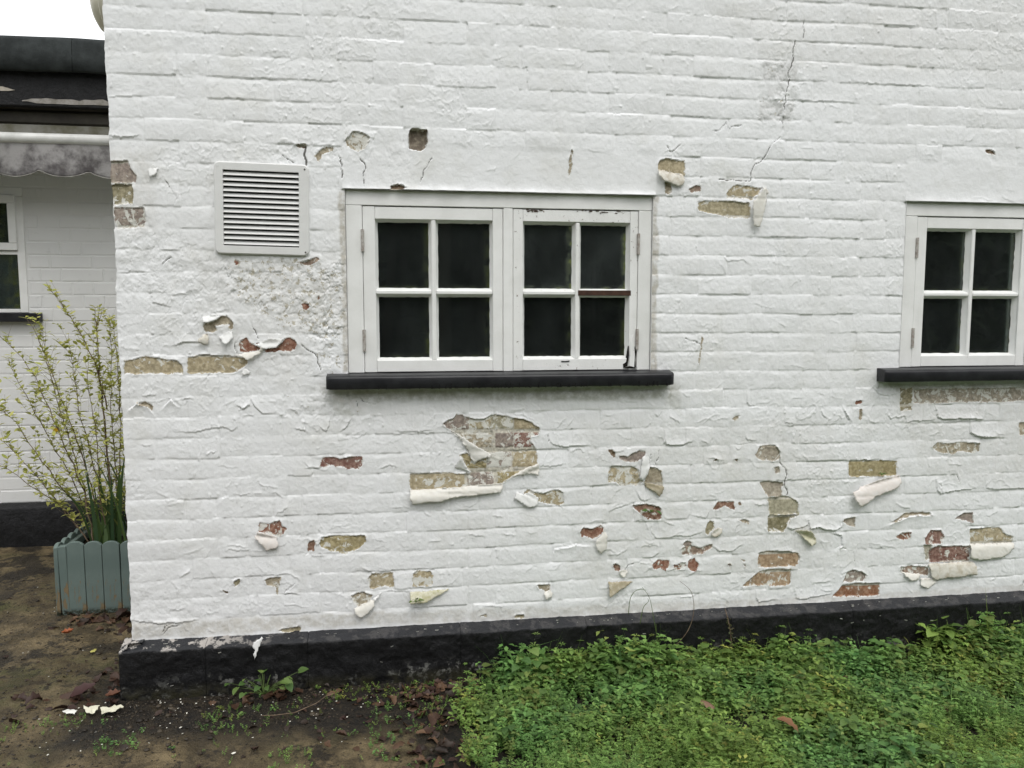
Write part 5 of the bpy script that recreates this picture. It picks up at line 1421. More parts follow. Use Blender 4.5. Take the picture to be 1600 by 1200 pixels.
mids = [bm.verts.new((min(max(x, ia), ib) if 1 else 0, -.0105, min(max(z, ic), id_))) for x, y, z in rings[2]]
# inner rectangle corners per quarter
rect = [(ib, id_), (ia, id_), (ia, ic), (ib, ic)]
inner = []
for qd in range(4):
    for k in range(n // 4): inner.append(rect[qd])
for v in mids: bm.verts.remove(v)
iv = [bm.verts.new((x, -.0105, z)) for x, z in rect]; iv2 = [bm.verts.new((x, .004, z)) for x, z in rect]
per = n // 4
for i in range(n):
    a, b = RV[2][i], RV[2][(i + 1) % n]
    qa, qb = i // per, ((i + 1) % n) // per
    if qa == qb: bm.faces.new((a, b, iv[qa]))
    else: bm.faces.new((a, b, iv[qb], iv[qa]))
for i in range(4): bm.faces.new((iv[i], iv[(i + 1) % 4], iv2[(i + 1) % 4], iv2[i]))
bmesh.ops.recalc_face_normals(bm, faces=bm.faces)
obj('frame', bm, MAT_VENT, vent)
bm = bmesh.new(); cbox(bm, ia - .004, ib + .004, .0035, .0050, ic - .004, id_ + .004, 0); obj('backing', bm, MAT_DARK, vent)
bm = bmesh.new()
pr = [(-.0085, -.0070), (-.0102, -.0062), (-.0098, -.0048), (.0028, .0076), (.0028, .0058), (-.0070, -.0062)]
a = [bm.verts.new((ia + .0005, y, z)) for y, z in pr]; b = [bm.verts.new((ib - .0005, y, z)) for y, z in pr]
for i in range(len(pr)): bm.faces.new((a[i], a[(i + 1) % len(pr)], b[(i + 1) % len(pr)], b[i]))
bm.faces.new(a); bm.faces.new(b[::-1]); bmesh.ops.recalc_face_normals(bm, faces=bm.faces)
slat0 = obj('slat', bm, MAT_VENT, vent)
for k in range(14):
    s = slat0 if k == 0 else link(slat0.copy(), vent)
    s.location = (0, 0, id_ - .0125 - k * .01852)
for sx, sz in ((-.150, .146), (.148, .144), (-.150, -.148), (.150, -.148)):
    bm = bmesh.new(); tube(bm, [(sx, -.0095, sz), (sx, -.0115, sz)], .0035 if sx < 0 else .0032, 10)
    obj('screw', bm, MAT_VENT if sx < 0 else MAT_SCREW, vent)

# ------------------------------------------------------------------ bulkhead lamp on the return wall
lamp = empty('bulkhead_lamp', 'round cream bulkhead lamp fixed high on the corner of the house', 'lamp', (WX0, .13, 2.49))
def lathe_x(bm, prof, n=28):
    rings = []
    for r_, x in prof: rings.append([bm.verts.new((x, math.cos(2 * math.pi * k / n) * r_, math.sin(2 * math.pi * k / n) * r_)) for k in range(n)])
    for a, b in zip(rings[:-1], rings[1:]):
        for k in range(n): bm.faces.new((a[k], a[(k + 1) % n], b[(k + 1) % n], b[k]))
    bm.faces.new(rings[-1]); bmesh.ops.recalc_face_normals(bm, faces=bm.faces)
bm = bmesh.new(); lathe_x(bm, [(.118, .0), (.120, -.018), (.112, -.024)]); obj('base', bm, MAT_CREAM, lamp, True)
bm = bmesh.new(); lathe_x(bm, [(.110, -.022), (.107, -.036), (.096, -.050), (.078, -.060), (.052, -.067), (.02, -.070)]); obj('diffuser', bm, MAT_CREAM, lamp, True)
def rebase(root, loc):
    root.location = loc
    for o in bpy.data.objects:
        if o.parent is root:
            o.location = o.location - Vector(loc)

# ------------------------------------------------------------------ single storey extension set back on the left
LY = 1.85
ext = empty('extension', 'low white brick extension with black fascia behind the planter', 'building')
LX0, LX1 = -3.35, -0.96
LWIN = (-2.95, -2.105, 1.395, 2.095)
bm = bmesh.new()
def wall_rect(x0, x1, z0, z1, y): quad(bm, (x0, y, z0), (x1, y, z0), (x1, y, z1), (x0, y, z1))
yb_ = LY + .0008
wall_rect(LX0, LWIN[0], .26, 2.6, yb_); wall_rect(LWIN[1], LX1, .26, 2.6, yb_); wall_rect(LWIN[0], LWIN[1], .26, LWIN[2], yb_); wall_rect(LWIN[0], LWIN[1], LWIN[3], 2.6, yb_)
obj('mortar', bm, MAT_LWALL, ext)
def brick_mesh(w, hgt=.0715):
    bm = bmesh.new()
    c, d = .0052, .0030
    o_ = [(-w / 2, 0, -hgt / 2), (w / 2, 0, -hgt / 2), (w / 2, 0, hgt / 2), (-w / 2, 0, hgt / 2)]
    i_ = [(-w / 2 + c, -d, -hgt / 2 + c), (w / 2 - c, -d, -hgt / 2 + c), (w / 2 - c, -d, hgt / 2 - c), (-w / 2 + c, -d, hgt / 2 - c)]
    a = [bm.verts.new(v) for v in o_]; b = [bm.verts.new(v) for v in i_]
    for k in range(4): bm.faces.new((a[k], a[(k + 1) % 4], b[(k + 1) % 4], b[k]))
    bm.faces.new(b); bmesh.ops.recalc_face_normals(bm, faces=bm.faces)
    me = bpy.data.meshes.new('brick'); bm.to_mesh(me); bm.free(); me.materials.append(MAT_LWALL)
    return me
BS, BH = brick_mesh(.2220), brick_mesh(.1095)
rl = random.Random(4)
z = LBED - math.floor((LBED - .27) / .075) * .075
row = 0
while z < 2.42:
    x = LX1 - .005; st = row % 2
    x -= .056 if st else 0
    kind = st
    while x > LX0:
        w = .225 if kind == 0 else .1125
        xc_ = x - w / 2
        free = not (xc_ - w / 2 < LWIN[1] - .004 and xc_ + w / 2 > LWIN[0] + .004 and z + .073 > LWIN[2] - .06 and z < LWIN[3])
        cut = (xc_ - w / 2 < LWIN[1] - .004 and xc_ + w / 2 > LWIN[1] + .03 and z + .073 > LWIN[2] - .06 and z < LWIN[3])
        if free or cut:
            o = bpy.data.objects.new('brick', BS if kind == 0 else BH)
            if cut:
                nw = xc_ + w / 2 - LWIN[1] - .004
                o.scale = (nw / w, 1, 1); xc_ = LWIN[1] + .004 + nw / 2
            o.location = (xc_ + rl.uniform(-.001, .001), LY + .0012 + rl.uniform(-.0003, .0006) + (.0012 if rl.random() < .5 else 0), z + .0375)
            o.rotation_euler = (rl.uniform(-.008, .008), 0, rl.uniform(-.002, .002))
            link(o, ext)
        x -= w; kind = 1 - kind if rl.random() < .6 else 0
    z += .075; row += 1
# plinth
bm = bmesh.new()
pts = [(LY + .02, .300), (LY - .012, .297), (LY - .045, .286), (LY - .052, .270), (LY - .053, .10), (LY - .053, -.05)]
n = 40
rings = []
for i in range(n):
    x = LX0 + (LX1 - LX0) * i / (n - 1)
    rings.append([bm.verts.new((x, y + float(fbm(x, zz, 9, 3, 501)) * .006, zz + float(fbm(x, 0, 6, 2, 503)) * .003)) for y, zz in pts])
for a, b in zip(rings[:-1], rings[1:]):
    for k in range(len(pts) - 1): bm.faces.new((a[k], a[k + 1], b[k + 1], b[k]))
bmesh.ops.recalc_face_normals(bm, faces=bm.faces)
obj('plinth', bm, MAT_BLACK_PLAIN, ext, True)
# roof edge, fascia, soffit, roof
for a, b in ((LX0, -1.655), (-1.653, LX1)):
    bm = bmesh.new()
    pr = [(1.47, 2.622), (1.447, 2.626), (1.449, 2.70), (1.452, 2.772), (1.466, 2.794), (1.50, 2.800), (1.75, 2.79)]
    n = 26; rings = []
    for i in range(n):
        x = a + (b - a) * i / (n - 1)
        rings.append([bm.verts.new((x, y + float(fbm(x, zz, 5, 3, 511)) * .007, zz + float(fbm(x, 0, 3.5, 2, 513)) * .008)) for y, zz in pr])
    for u, v in zip(rings[:-1], rings[1:]):
        for k in range(len(pr) - 1): bm.faces.new((u[k], u[k + 1], v[k + 1], v[k]))
    bmesh.ops.recalc_face_normals(bm, faces=bm.faces)
    obj('roof_felt_edge', bm, MAT_FELT, ext, True)
bm = bmesh.new(); quad(bm, (LX0, 1.74, 2.788), (LX1, 1.74, 2.788), (LX1, 5.0, 2.70), (LX0, 5.0, 2.70)); obj('roof', bm, MAT_FELT, ext)
bm = bmesh.new(); cbox(bm, LX0, LX1, 1.50, 1.525, 2.478, 2.632, .004); obj('fascia', bm, MAT_BLACK_PLAIN, ext)
bm = bmesh.new(); cbox(bm, LX0, LX1, 1.492, 1.53, 2.455, 2.484, .005); obj('fascia_lip', bm, MAT_BLACK_PLAIN, ext)
# strip of bare grey wood along the fascia foot and a pale scar
def ragged(bm, x0, x1, z0, z1, y, seed, n=40):
    top = []; bot = []
    for i in range(n + 1):
        x = x0 + (x1 - x0) * i / n
        e = min(1, min(i, n - i) / 3)
        top.append((x, z1 + (float(fbm(x, 0, 26, 4, seed)) * .018 - .004) * 1 - (1 - e) * (z1 - z0) * .45)); bot.append((x, z0 + float(fbm(x, 0, 22, 3, seed + 5)) * .008 + (1 - e) * (z1 - z0) * .3))
    prism(bm, bot + top[::-1], y, y + .003)
bm = bmesh.new(); ragged(bm, -1.92, -1.00, 2.470, 2.499, 1.4885, 521); obj('bare_wood', bm, m_simple('grey_bare_wood', (.34, .32, .30), .8, .4, 20, c2=(.17, .155, .13)), ext)
bm = bmesh.new(); ragged(bm, -2.22, -1.955, 2.527, 2.552, 1.4975, 531, 24); obj('bare_wood', bm, m_simple('pale_bare_wood', (.52, .47, .40), .8, .3, 30), ext)
bm = bmesh.new(); cbox(bm, LX0, LX1, 1.53, LY, 2.455, 2.470, 0); obj('soffit', bm, MAT_CASSETTE, ext)
# side window
lw = bmesh.new()
x0, x1, z0, z1 = LWIN
fy = LY - .004
cbox(lw, x0, x1, fy, fy + .07, z1 - .05, z1, .002); cbox(lw, x1 - .042, x1, fy, fy + .07, z0 + .001, z1 - .051, .002); cbox(lw, x0, x0 + .05, fy, fy + .07, z0 + .001, z1 - .051, .002)
cbox(lw, x0 + .051, x1 - .043, fy, fy + .07, z0 + .001, z0 + .022, .002); cbox(lw, x0 + .051, x1 - .043, fy + .004, fy + .07, 1.722, 1.742, .002)
lwin = obj('window', lw, MAT_WOOD, ext)
bm = bmesh.new()
sa, sb, s0, s1 = x0 + .06, x1 - .036, 1.745, 2.052
cbox(bm, sa, sb, fy - .014, fy + .03, s1 - .045, s1, .003); cbox(bm, sa, sb, fy - .014, fy + .03, s0, s0 + .042, .003); cbox(bm, sb - .042, sb, fy - .0135, fy + .03, s0 + .0425, s1 - .0455, .003); cbox(bm, sa, sa + .042, fy - .0135, fy + .03, s0 + .0425, s1 - .0455, .003)
obj('casement', bm, MAT_WOOD, lwin)
for (a, b, c, d) in ((sa + .04, sb - .04, s0 + .04, s1 - .04), (x0 + .05, x1 - .042, z0 + .02, 1.722)):
    bm = bmesh.new(); cbox(bm, a, b, fy + .012, fy + .016, c, d, 0); obj('pane', bm, MAT_GLASS, lwin)
bm = bmesh.new(); cbox(bm, x0 - .04, x1 + .072, LY - .055, LY + .02, z0 - .050, z0 - .001, .004); obj('sill', bm, MAT_SILL, lwin)
bm = bmesh.new()
prev = None
for i in range(50):
    x = x0 + .05 + (x1 - x0 - .1) * i / 49; y = fy + .040 + .012 * math.sin(i * 1.3) + .006 * math.sin(i * 2.9)
    cur = (bm.verts.new((x, y, z0 + .02)), bm.verts.new((x, y, 1.735)))
    if prev: bm.faces.new((prev[0], cur[0], cur[1], prev[1]))
    prev = cur
obj('curtain', bm, MAT_CURTAIN, lwin, True)
bm = bmesh.new()
quad(bm, (LX0, LY + .6, .2), (LX1, LY + .6, .2), (LX1, LY + .6, 2.7), (LX0, LY + .6, 2.7)); quad(bm, (LX0, LY + .02, .2), (LX0, LY + .6, .2), (LX0, LY + .6, 2.7), (LX0, LY + .02, 2.7)); quad(bm, (LX0, LY + .02, 2.62), (LX1, LY + .02, 2.62), (LX1, LY + .6, 2.62), (LX0, LY + .6, 2.62))
obj('room_interior', bm, MAT_ROOM, ext)
rebase(ext, (-2.15, LY, 0))

# awning under the fascia
aw = empty('awning', 'retracted grey awning with mouldy scalloped valance and white front bar', 'awning')
bm = bmesh.new(); cbox(bm, LX0 + .05, -1.0, 1.56, 1.80, 2.378, 2.452, .012); obj('cassette', bm, MAT_CASSETTE, aw)
bm = bmesh.new(); cbox(bm, LX0 + .05, -1.0, 1.545, 1.60, 2.322, 2.376, .008); obj('cassette_lip', bm, MAT_GREYSTRIP, aw)
bm = bmesh.new()
tube(bm, [(LX0 + .05, 1.515, 2.297), (-1.02, 1.515, 2.297)], .028, 16)
obj('front_bar', bm, MAT_BAR, aw, True)
vv = []; nx = 260; nz = 14
for i in range(nx):
    x = LX0 + .06 + (2.28) * i / (nx - 1)
    ph = (x + 1.977) / .236
    low = 2.135 - .034 * abs(math.cos(math.pi * ph)) ** .75 + .004 * float(fbm(x, 0, 9, 2, 541))
    for k in range(nz):
        t = k / (nz - 1)
        z_ = 2.285 + (low - 2.285) * t
        y_ = 1.500 - .014 * t * math.sin(ph * 2.3) - .012 * t * float(fbm(x, z_, 3, 3, 543)) * 4 * .6 + .006
        vv.append((x, y_, z_))
qs = [(i * nz + k, i * nz + k + 1, (i + 1) * nz + k + 1, (i + 1) * nz + k) for i in range(nx - 1) for k in range(nz - 1)]
me = np_mesh('valance', np.array(vv), quads=np.array(qs)); me.shade_smooth(); me.materials.append(MAT_FABRIC)
o = link(bpy.data.objects.new('valance', me), aw); md = o.modifiers.new('thickness', 'SOLIDIFY'); md.thickness = .0015
bm = bmesh.new()
pp = [(x, y - .0012, zz) for (x, y, zz) in vv[nz - 1::nz]][::2]
tube(bm, pp, .0028, 5); obj('hem', bm, m_simple('pale_hem_tape', (.36, .35, .32), .9, .5, 30), o, True)
rebase(aw, (-2.15, 1.6, 2.3))

# ------------------------------------------------------------------ ground
def gaxis(a, f0, f1, b, df, g=1.28):
    mid = list(np.arange(f0, f1, df))
    l = []; x = f0; s = df
    while x > a: s *= g; x -= s; l.append(max(x, a))
    r = []; x = mid[-1]; s = df
    while x < b: s *= g; x += s; r.append(min(x, b))
    return np.array(l[::-1] + mid + r)
ax_ = gaxis(-90, -2.7, .7, 90, .013); ay_ = gaxis(-90, -.85, 1.95, 90, .013)
GX, GY = np.meshgrid(ax_, ay_, indexing='ij')
def ground_z(x, y):
    t = np.clip((y - .3) / 1.5, 0, 1)
    base = .05 * t * t * (3 - 2 * t) - .018 * np.clip(x, 0, 6)
    return base
def ground_rough(x, y):
    fine = np.exp(-((np.clip(np.abs(x + 1) - 2.0, 0, 99)) + np.clip(np.abs(y - .5) - 1.6, 0, 99)))
    return (fbm(x, y, 4, 4, 601) * .016 + fbm(x, y, 28, 4, 603) * .009 - .004) * fine
GZ_ = ground_z(GX, GY) + ground_rough(GX, GY)
n1_, n2_ = GX.shape
ii, kk = np.meshgrid(np.arange(n1_ - 1), np.arange(n2_ - 1), indexing='ij')
q = np.stack([ii * n2_ + kk, (ii + 1) * n2_ + kk, (ii + 1) * n2_ + kk + 1, ii * n2_ + kk + 1], -1).reshape(-1, 4)
me = np_mesh('ground', np.stack([GX, GY, GZ_], -1).reshape(-1, 3), quads=q); me.shade_smooth(); me.materials.append(MAT_GROUND)
tag(link(bpy.data.objects.new('ground', me)), kind='structure')
def gz1(x, y): return float(ground_z(np.array(x), np.array(y)) + ground_rough(np.array(x), np.array(y)))

# ------------------------------------------------------------------ planter
pl = empty('planter', 'sage green picket planter box with scalloped boards at the corner of the house', 'planter')
PX0, PX1, PYF, PYB, PH = -1.597, -1.12, .80, 1.20, .338
def picket(bm, w, H, t, taper=.0, seg=8, dip=0.0):
    """a board standing in the xz plane, its top cut to a shallow arc"""
    pts = [(-w / 2 * (1 - taper), 0.0), (w / 2 * (1 - taper), 0.0)]
    for k in range(seg + 1):
        a = k / seg
        pts.append((w / 2 - w * a, H - .016 * (abs(2 * a - 1) ** 2.6) - dip))
    prism(bm, pts, 0, t)
    bmesh.ops.bevel(bm, geom=[e for e in bm.edges if abs(e.verts[0].co.y - e.verts[1].co.y) < 1e-6], offset=.0018, segments=1, affect='EDGES')
rp = random.Random(2)
xcur = PX0 + .056
k = 0
while xcur < PX1 - .05:
    bm = bmesh.new(); w = .0735
    picket(bm, w, PH + rp.uniform(-.005, .004), .017)
    o = obj('picket', bm, MAT_SAGE, pl, loc=(xcur + w / 2, PYF, rp.uniform(.0, .003)))
    o.rotation_euler = (rp.uniform(-.008, .008) + .0, rp.uniform(-.006, .006), 0)
    xcur += .0762; k += 1
for sx, inner_ in ((PX0, 1), (PX1 - .02, -1)):
    yc = PYF + .0
    for k in range(5):
        bm = bmesh.new(); w = .0735
        picket(bm, w, PH + rp.uniform(-.003, .003), .018)
        for v in bm.verts: v.co = Vector((v.co.y, v.co.x, v.co.z))
        bmesh.ops.recalc_face_normals(bm, faces=bm.faces)
        o = obj('picket', bm, MAT_SAGE, pl, loc=(sx, yc + w / 2 + .002, 0))
        yc += .0775
bm = bmesh.new()
for py in (PYF + .0175,):
    pass
cbox(bm, PX0 + .019, PX0 + .0535, PYF - .001, PYF + .034, .0, PH - .012, .002)
for v in bm.verts:
    if v.co.z < .1: v.co.x += .006
obj('corner_post', bm, MAT_SAGE, pl)
bm = bmesh.new(); cbox(bm, PX0 + .019, PX0 + .041, PYF + .036, PYB - .02, PH - .062, PH - .026, .002); obj('inner_batten', bm, MAT_SAGE, pl)
bm = bmesh.new(); cbox(bm, PX0 + .02, PX1 - .02, PYB - .02, PYB, .0, PH - .01, .002); obj('back_panel', bm, MAT_SAGE, pl)
bm = bmesh.new()
n = 14
vs = [[bm.verts.new((PX0 + .02 + (PX1 - PX0 - .045) * i / n, PYF + .019 + (PYB - PYF - .04) * j / n, .262 + float(fbm(i * .03, j * .03, 14, 3, 611)) * .03)) for j in range(n + 1)] for i in range(n + 1)]
for i in range(n):
    for j in range(n): bm.faces.new((vs[i][j], vs[i + 1][j], vs[i + 1][j + 1], vs[i][j + 1]))
obj('soil', bm, MAT_SOIL, pl, True)
for o in [o for o in bpy.data.objects if o.parent is pl]:
    # boards lean out a little towards the top
    pass
rebase(pl, (-1.36, 1.0, 0))
pl.location.z = .004
pl.rotation_euler = (0, 0, R(1.5))

# ------------------------------------------------------------------ leaf geometry
class Leaves:
    """collects small leaf meshes with a colour per vertex"""
    def __init__(self): self.v = []; self.t = []; self.c = []; self.n = 0
    def add(self, V, T, C):
        self.v.append(V); self.t.append(T + self.n); self.n += len(V)
        self.c.append(np.tile(np.array([*C, 1.0]), (len(V), 1)) if np.ndim(C) == 1 else C)
    def build(self, name, mat, parent=None, smooth=False):
        me = np_mesh(name, np.concatenate(self.v), tris=np.concatenate(self.t))
        point_attr(me, 'leafcol', 'FLOAT_COLOR', np.concatenate(self.c))
        if smooth: me.shade_smooth()
        me.materials.append(mat)
        return link(bpy.data.objects.new(name, me), parent)
def leaf_shape(L, W, fold=.25, curve=.25, kind='oval', n=4):
    """leaf along +x, z up; returns verts, tris"""
    if kind == 'oval': ws = [0.05, .72, 1.0, .68, .0]
    elif kind == 'heart': ws = [.55, 1.0, .92, .55, .0]
    elif kind == 'strap': ws = [.8, 1, 1, .8, .0]
    else: ws = [.1, .8, 1, .75, .0]
    ts = [0, .25, .5, .78, 1.0]
    V = []; T = []
    for t, w in zip(ts, ws):
        x = t * L; z = -curve * L * t * t
        V.append((x, 0, z))
        if w > 0:
            V.append((x - (0.12 * L if kind == 'heart' and t == 0 else 0), w * W / 2, z + fold * w * W / 2)); V.append((x - (0.12 * L if kind == 'heart' and t == 0 else 0), -w * W / 2, z + fold * w * W / 2))
        else: V.append((x, 0.0002, z)); V.append((x, -.0002, z))
    for i in range(4):
        a, b = i * 3, i * 3 + 3
        T += [(a, b, b + 1), (a, b + 1, a + 1), (a, a + 2, b + 2), (a, b + 2, b)]
    return np.array(V), np.array(T)
def rot(yaw, pitch, roll=0):
    cy, sy, cp, sp, cr, sr = math.cos(yaw), math.sin(yaw), math.cos(pitch), math.sin(pitch), math.cos(roll), math.sin(roll)
    Rz = np.array([[cy, -sy, 0], [sy, cy, 0], [0, 0, 1]]); Ry = np.array([[cp, 0, -sp], [0, 1, 0], [sp, 0, cp]]); Rx = np.array([[1, 0, 0], [0, cr, -sr], [0, sr, cr]])
    return Rz @ Ry @ Rx
def put(V, M, p): return V @ M.T + np.array(p)
def mixc(a, b, t): return tuple(x + (y - x) * t for x, y in zip(a, b))

# ------------------------------------------------------------------ shrub in the planter
shrub = empty('shrub', 'twiggy shrub with sparse yellow green leaves growing in the green planter', 'shrub')
sl = Leaves(); rsb = random.Random(12)
twigs = bmesh.new()
def sprig_leaves(pts, dens, size):
    for a, b in zip(pts[:-1], pts[1:]):
        d = (b - a); L = d.length
        k = int(L / dens + rsb.random())
        for i in range(k):
            p = a.lerp(b, rsb.random()); yaw = rsb.uniform(0, 6.28)
            for s in (0, 1):
                if rsb.random() < .25: continue
                l = size * rsb.uniform(.55, 1.15)
                V, T = leaf_shape(l, l * .46, .3, rsb.uniform(-.1, .5))
                c = mixc(mixc((.46, .48, .11), (.66, .62, .22), rsb.random()), (.28, .34, .08), rsb.random() * .6)
                sl.add(put(V, rot(yaw + s * math.pi + rsb.uniform(-.4, .4), rsb.uniform(.1, .9), rsb.uniform(-.6, .6)), p), T, c)
def branch(start, dirv, length, r, depth):
    pts = [start]; d = dirv.normalized(); p = start
    n = max(3, int(length / .035))
    for i in range(n):
        d = (d + Vector((rsb.uniform(-.16, .16), rsb.uniform(-.16, .16), rsb.uniform(-.05, .12)))).normalized()
        p = p + d * (length / n); pts.append(p)
    tube(twigs, pts, [r * .8 * (1 - .7 * i / n) for i in range(n + 1)], 4, False)
    sprig_leaves(pts[max(0, n // 4):], .023 if depth else .026, .033)
    if depth > 0:
        for i in range(1, n):
            if rsb.random() < .62:
                sd_ = Vector((rsb.uniform(-1, 1), rsb.uniform(-.9, .9), rsb.uniform(0, .8)))
                branch(pts[i], d * .7 + sd_ * .75, length * rsb.uniform(.22, .45), r * .5, depth - 1)
for i, (r0, pts) in enumerate(STEMS):
    P3 = [Vector(p) for p in pts]
    P3 = [p + Vector((0, rsb.uniform(-.03, .03), 0)) for p in P3]
    # subdivide with a little wander
    fine = [P3[0]]
    for a, b in zip(P3[:-1], P3[1:]):
        k = max(2, int((b - a).length / .045))
        for j in range(1, k + 1): fine.append(a.lerp(b, j / k) + Vector((rsb.uniform(-.004, .004), rsb.uniform(-.006, .006), rsb.uniform(-.003, .003))))
    bm = bmesh.new()
    tube(bm, fine, [r0 * .8 * (1 - .8 * j / (len(fine) - 1)) for j in range(len(fine))], 6)
    obj('stem', bm, MAT_TWIG, shrub, True)
    m_ = len(fine)
    sprig_leaves(fine[int(m_ * .3):], .017, .033)
    for j in list(range(int(m_ * .12), m_ - 1)) * 2:
        if rsb.random() < .58:
            d = (fine[j + 1] - fine[j]).normalized()
            branch(fine[j], d * .9 + Vector((rsb.uniform(-.9, .9), rsb.uniform(-.8, .8), rsb.uniform(-.1, .7))), rsb.uniform(.06, .19) * (1.15 - .5 * j / m_), r0 * .3, 1 if rsb.random() < .30 else 0)
tag(obj('twigs', twigs, MAT_TWIG, shrub), kind='stuff')
tag(sl.build('foliage', MAT_LEAF, shrub), kind='stuff')
bm = bmesh.new(); bmesh.ops.create_icosphere(bm, subdivisions=2, radius=.013)
for v in bm.verts: v.co *= 1 + .15 * math.sin(v.co.x * 400) * math.cos(v.co.z * 380)
obj('flower', bm, m_simple('yellow_flower', (.75, .46, .02), .6, .2, 60), shrub, True, loc=FLOWER)
rebase(shrub, (-1.40, 1.0, .26))

iris = empty('strap_leaved_plant', 'dark green strap leaved bulb clump in the green planter', 'plant')
ri = random.Random(8)
for i in range(44):
    L = ri.uniform(.24, .62); w = ri.uniform(.011, .021)
    bx, by = ri.uniform(-1.50, -1.24), ri.uniform(.86, 1.06)
    yaw = ri.uniform(0, 6.28); lean = ri.uniform(.05, .55) if ri.random() < .75 else ri.uniform(.7, 1.3)
    lv = Leaves(); n = 9; V = []; T = []
    p = np.array([bx, by, .255]); ang = math.pi / 2 - lean * .25
    sidev = np.array([-math.sin(yaw), math.cos(yaw), 0])
    for k in range(n + 1):
        t = k / n; ww = w * (1 - t ** 3) * .5
        V += [p - sidev * ww, p + np.array([0, 0, -.002]), p + sidev * ww]
        ang -= lean * 1.4 / n * (t + .3)
        p = p + np.array([math.cos(yaw) * math.cos(ang), math.sin(yaw) * math.cos(ang), math.sin(ang)]) * L / n
    for k in range(n):
        a = k * 3; b = a + 3
        T += [(a, a + 1, b + 1), (a, b + 1, b), (a + 1, a + 2, b + 2), (a + 1, b + 2, b + 1)]
    c = mixc((.045, .090, .040), (.11, .17, .05), ri.random())
    if ri.random() < .15: c = (.20, .21, .05)
    lv.add(np.array(V), np.array(T), c)
    lv.build('leaf_blade', MAT_LEAF, iris, True)
rebase(iris, (-1.37, .95, .26))

# ------------------------------------------------------------------ ground cover of weeds
G1, G2, G3, G4 = (.060, .122, .030), (.122, .210, .048), (.205, .295, .078), (.022, .058, .018)
def proto_cleaver(r):
    L = Leaves(); Hh = r.uniform(.05, .10)
    lean = np.array([r.uniform(-.35, .35), r.uniform(-.35, .35), 1.0]); lean /= np.linalg.norm(lean)
    for k in range(4):
        p = lean * Hh * (.35 + .65 * k / 3)
        n = 6; a0 = r.uniform(0, 6)
        for j in range(n):
            l = .018 * (1.05 - .18 * k) * r.uniform(.8, 1.1)
            V = np.array([(0, 0, 0), (l * .55, l * .13, .001), (l, 0, -.001), (l * .55, -l * .13, .001)]); T = np.array([(0, 2, 1), (0, 3, 2)])
            L.add(put(V, rot(a0 + j * 6.283 / n, r.uniform(.05, .45)), p), T, mixc(G2, G3, r.random() * (.4 + .2 * k)))
    w = .0008
    V = np.array([(-w, 0, 0), (w, 0, 0), (*(lean * Hh)[:2], Hh * .98), (0, w, 0)]); L.add(V, np.array([(0, 1, 2), (1, 3, 2)]), G2)
    return L
def proto_chick(r):
    L = Leaves()
    for s in range(3):
        yaw = r.uniform(0, 6.28); d = np.array([math.cos(yaw) * .55, math.sin(yaw) * .55, 1.0]); d /= np.linalg.norm(d); Hh = r.uniform(.035, .075)
        for k in range(4):
            p = d * Hh * (k + 1) / 4
            for j in (0, 1):
                l = r.uniform(.009, .016)
                V, T = leaf_shape(l, l * .62, .25, .3)
                V = V[[0, 4, 5, 6, 7, 8, 12]]; T = np.array([(0, 3, 1), (3, 4, 1), (0, 2, 3), (3, 2, 5), (3, 6, 4), (3, 5, 6)])
                L.add(put(V, rot(r.uniform(0, 6.28), r.uniform(-.1, .6)), p), T, mixc(G2, G3, r.random()))
    return L
def proto_broad(r):
    L = Leaves(); Hh = r.uniform(.03, .085)
    for j in range(8):
        yaw = r.uniform(0, 6.28); l = r.uniform(.010, .026)
        V, T = leaf_shape(l, l * .8, .22, .35, 'heart')
        p = np.array([math.cos(yaw) * .012, math.sin(yaw) * .012, Hh * r.uniform(.4, 1)])
        L.add(put(V, rot(yaw, r.uniform(-.1, .5), r.uniform(-.4, .4)), p), T, mixc(G1, G3, r.random() * .75))
    V = np.array([(-.001, 0, 0), (.001, 0, 0), (0, 0, Hh)]); L.add(V, np.array([(0, 1, 2)]), G2)
    return L
def proto_grass(r):
    L = Leaves()
    for j in range(6):
        yaw = r.uniform(0, 6.28); l = r.uniform(.05, .12); w = r.uniform(.0012, .0028); lean = r.uniform(.2, 1.1)
        V = []; p = np.array([r.uniform(-.01, .01), r.uniform(-.01, .01), 0]); ang = 1.5 - lean * .3; sv = np.array([-math.sin(yaw), math.cos(yaw), 0])
        for k in range(4):
            ww = w * (1 - k / 3.2) / 2; V += [p - sv * ww, p + sv * ww]; p = p + np.array([math.cos(yaw) * math.cos(ang), math.sin(yaw) * math.cos(ang), math.sin(ang)]) * l / 3; ang -= lean * .5
        T = []
        for k in range(3): a = k * 2; T += [(a, a + 1, a + 3), (a, a + 3, a + 2)]
        L.add(np.array(V), np.array(T), mixc(G2, G3, r.random()))
    return L
rw = random.Random(31)
PROT = {}
for nm, fn, n in (('cleaver', proto_cleaver, 8), ('chick', proto_chick, 8), ('broad', proto_broad, 8), ('grass', proto_grass, 6)):
    PROT[nm] = []
    for i in range(n):
        L = fn(rw); PROT[nm].append((np.concatenate(L.v), np.concatenate(L.t), np.concatenate(L.c)))
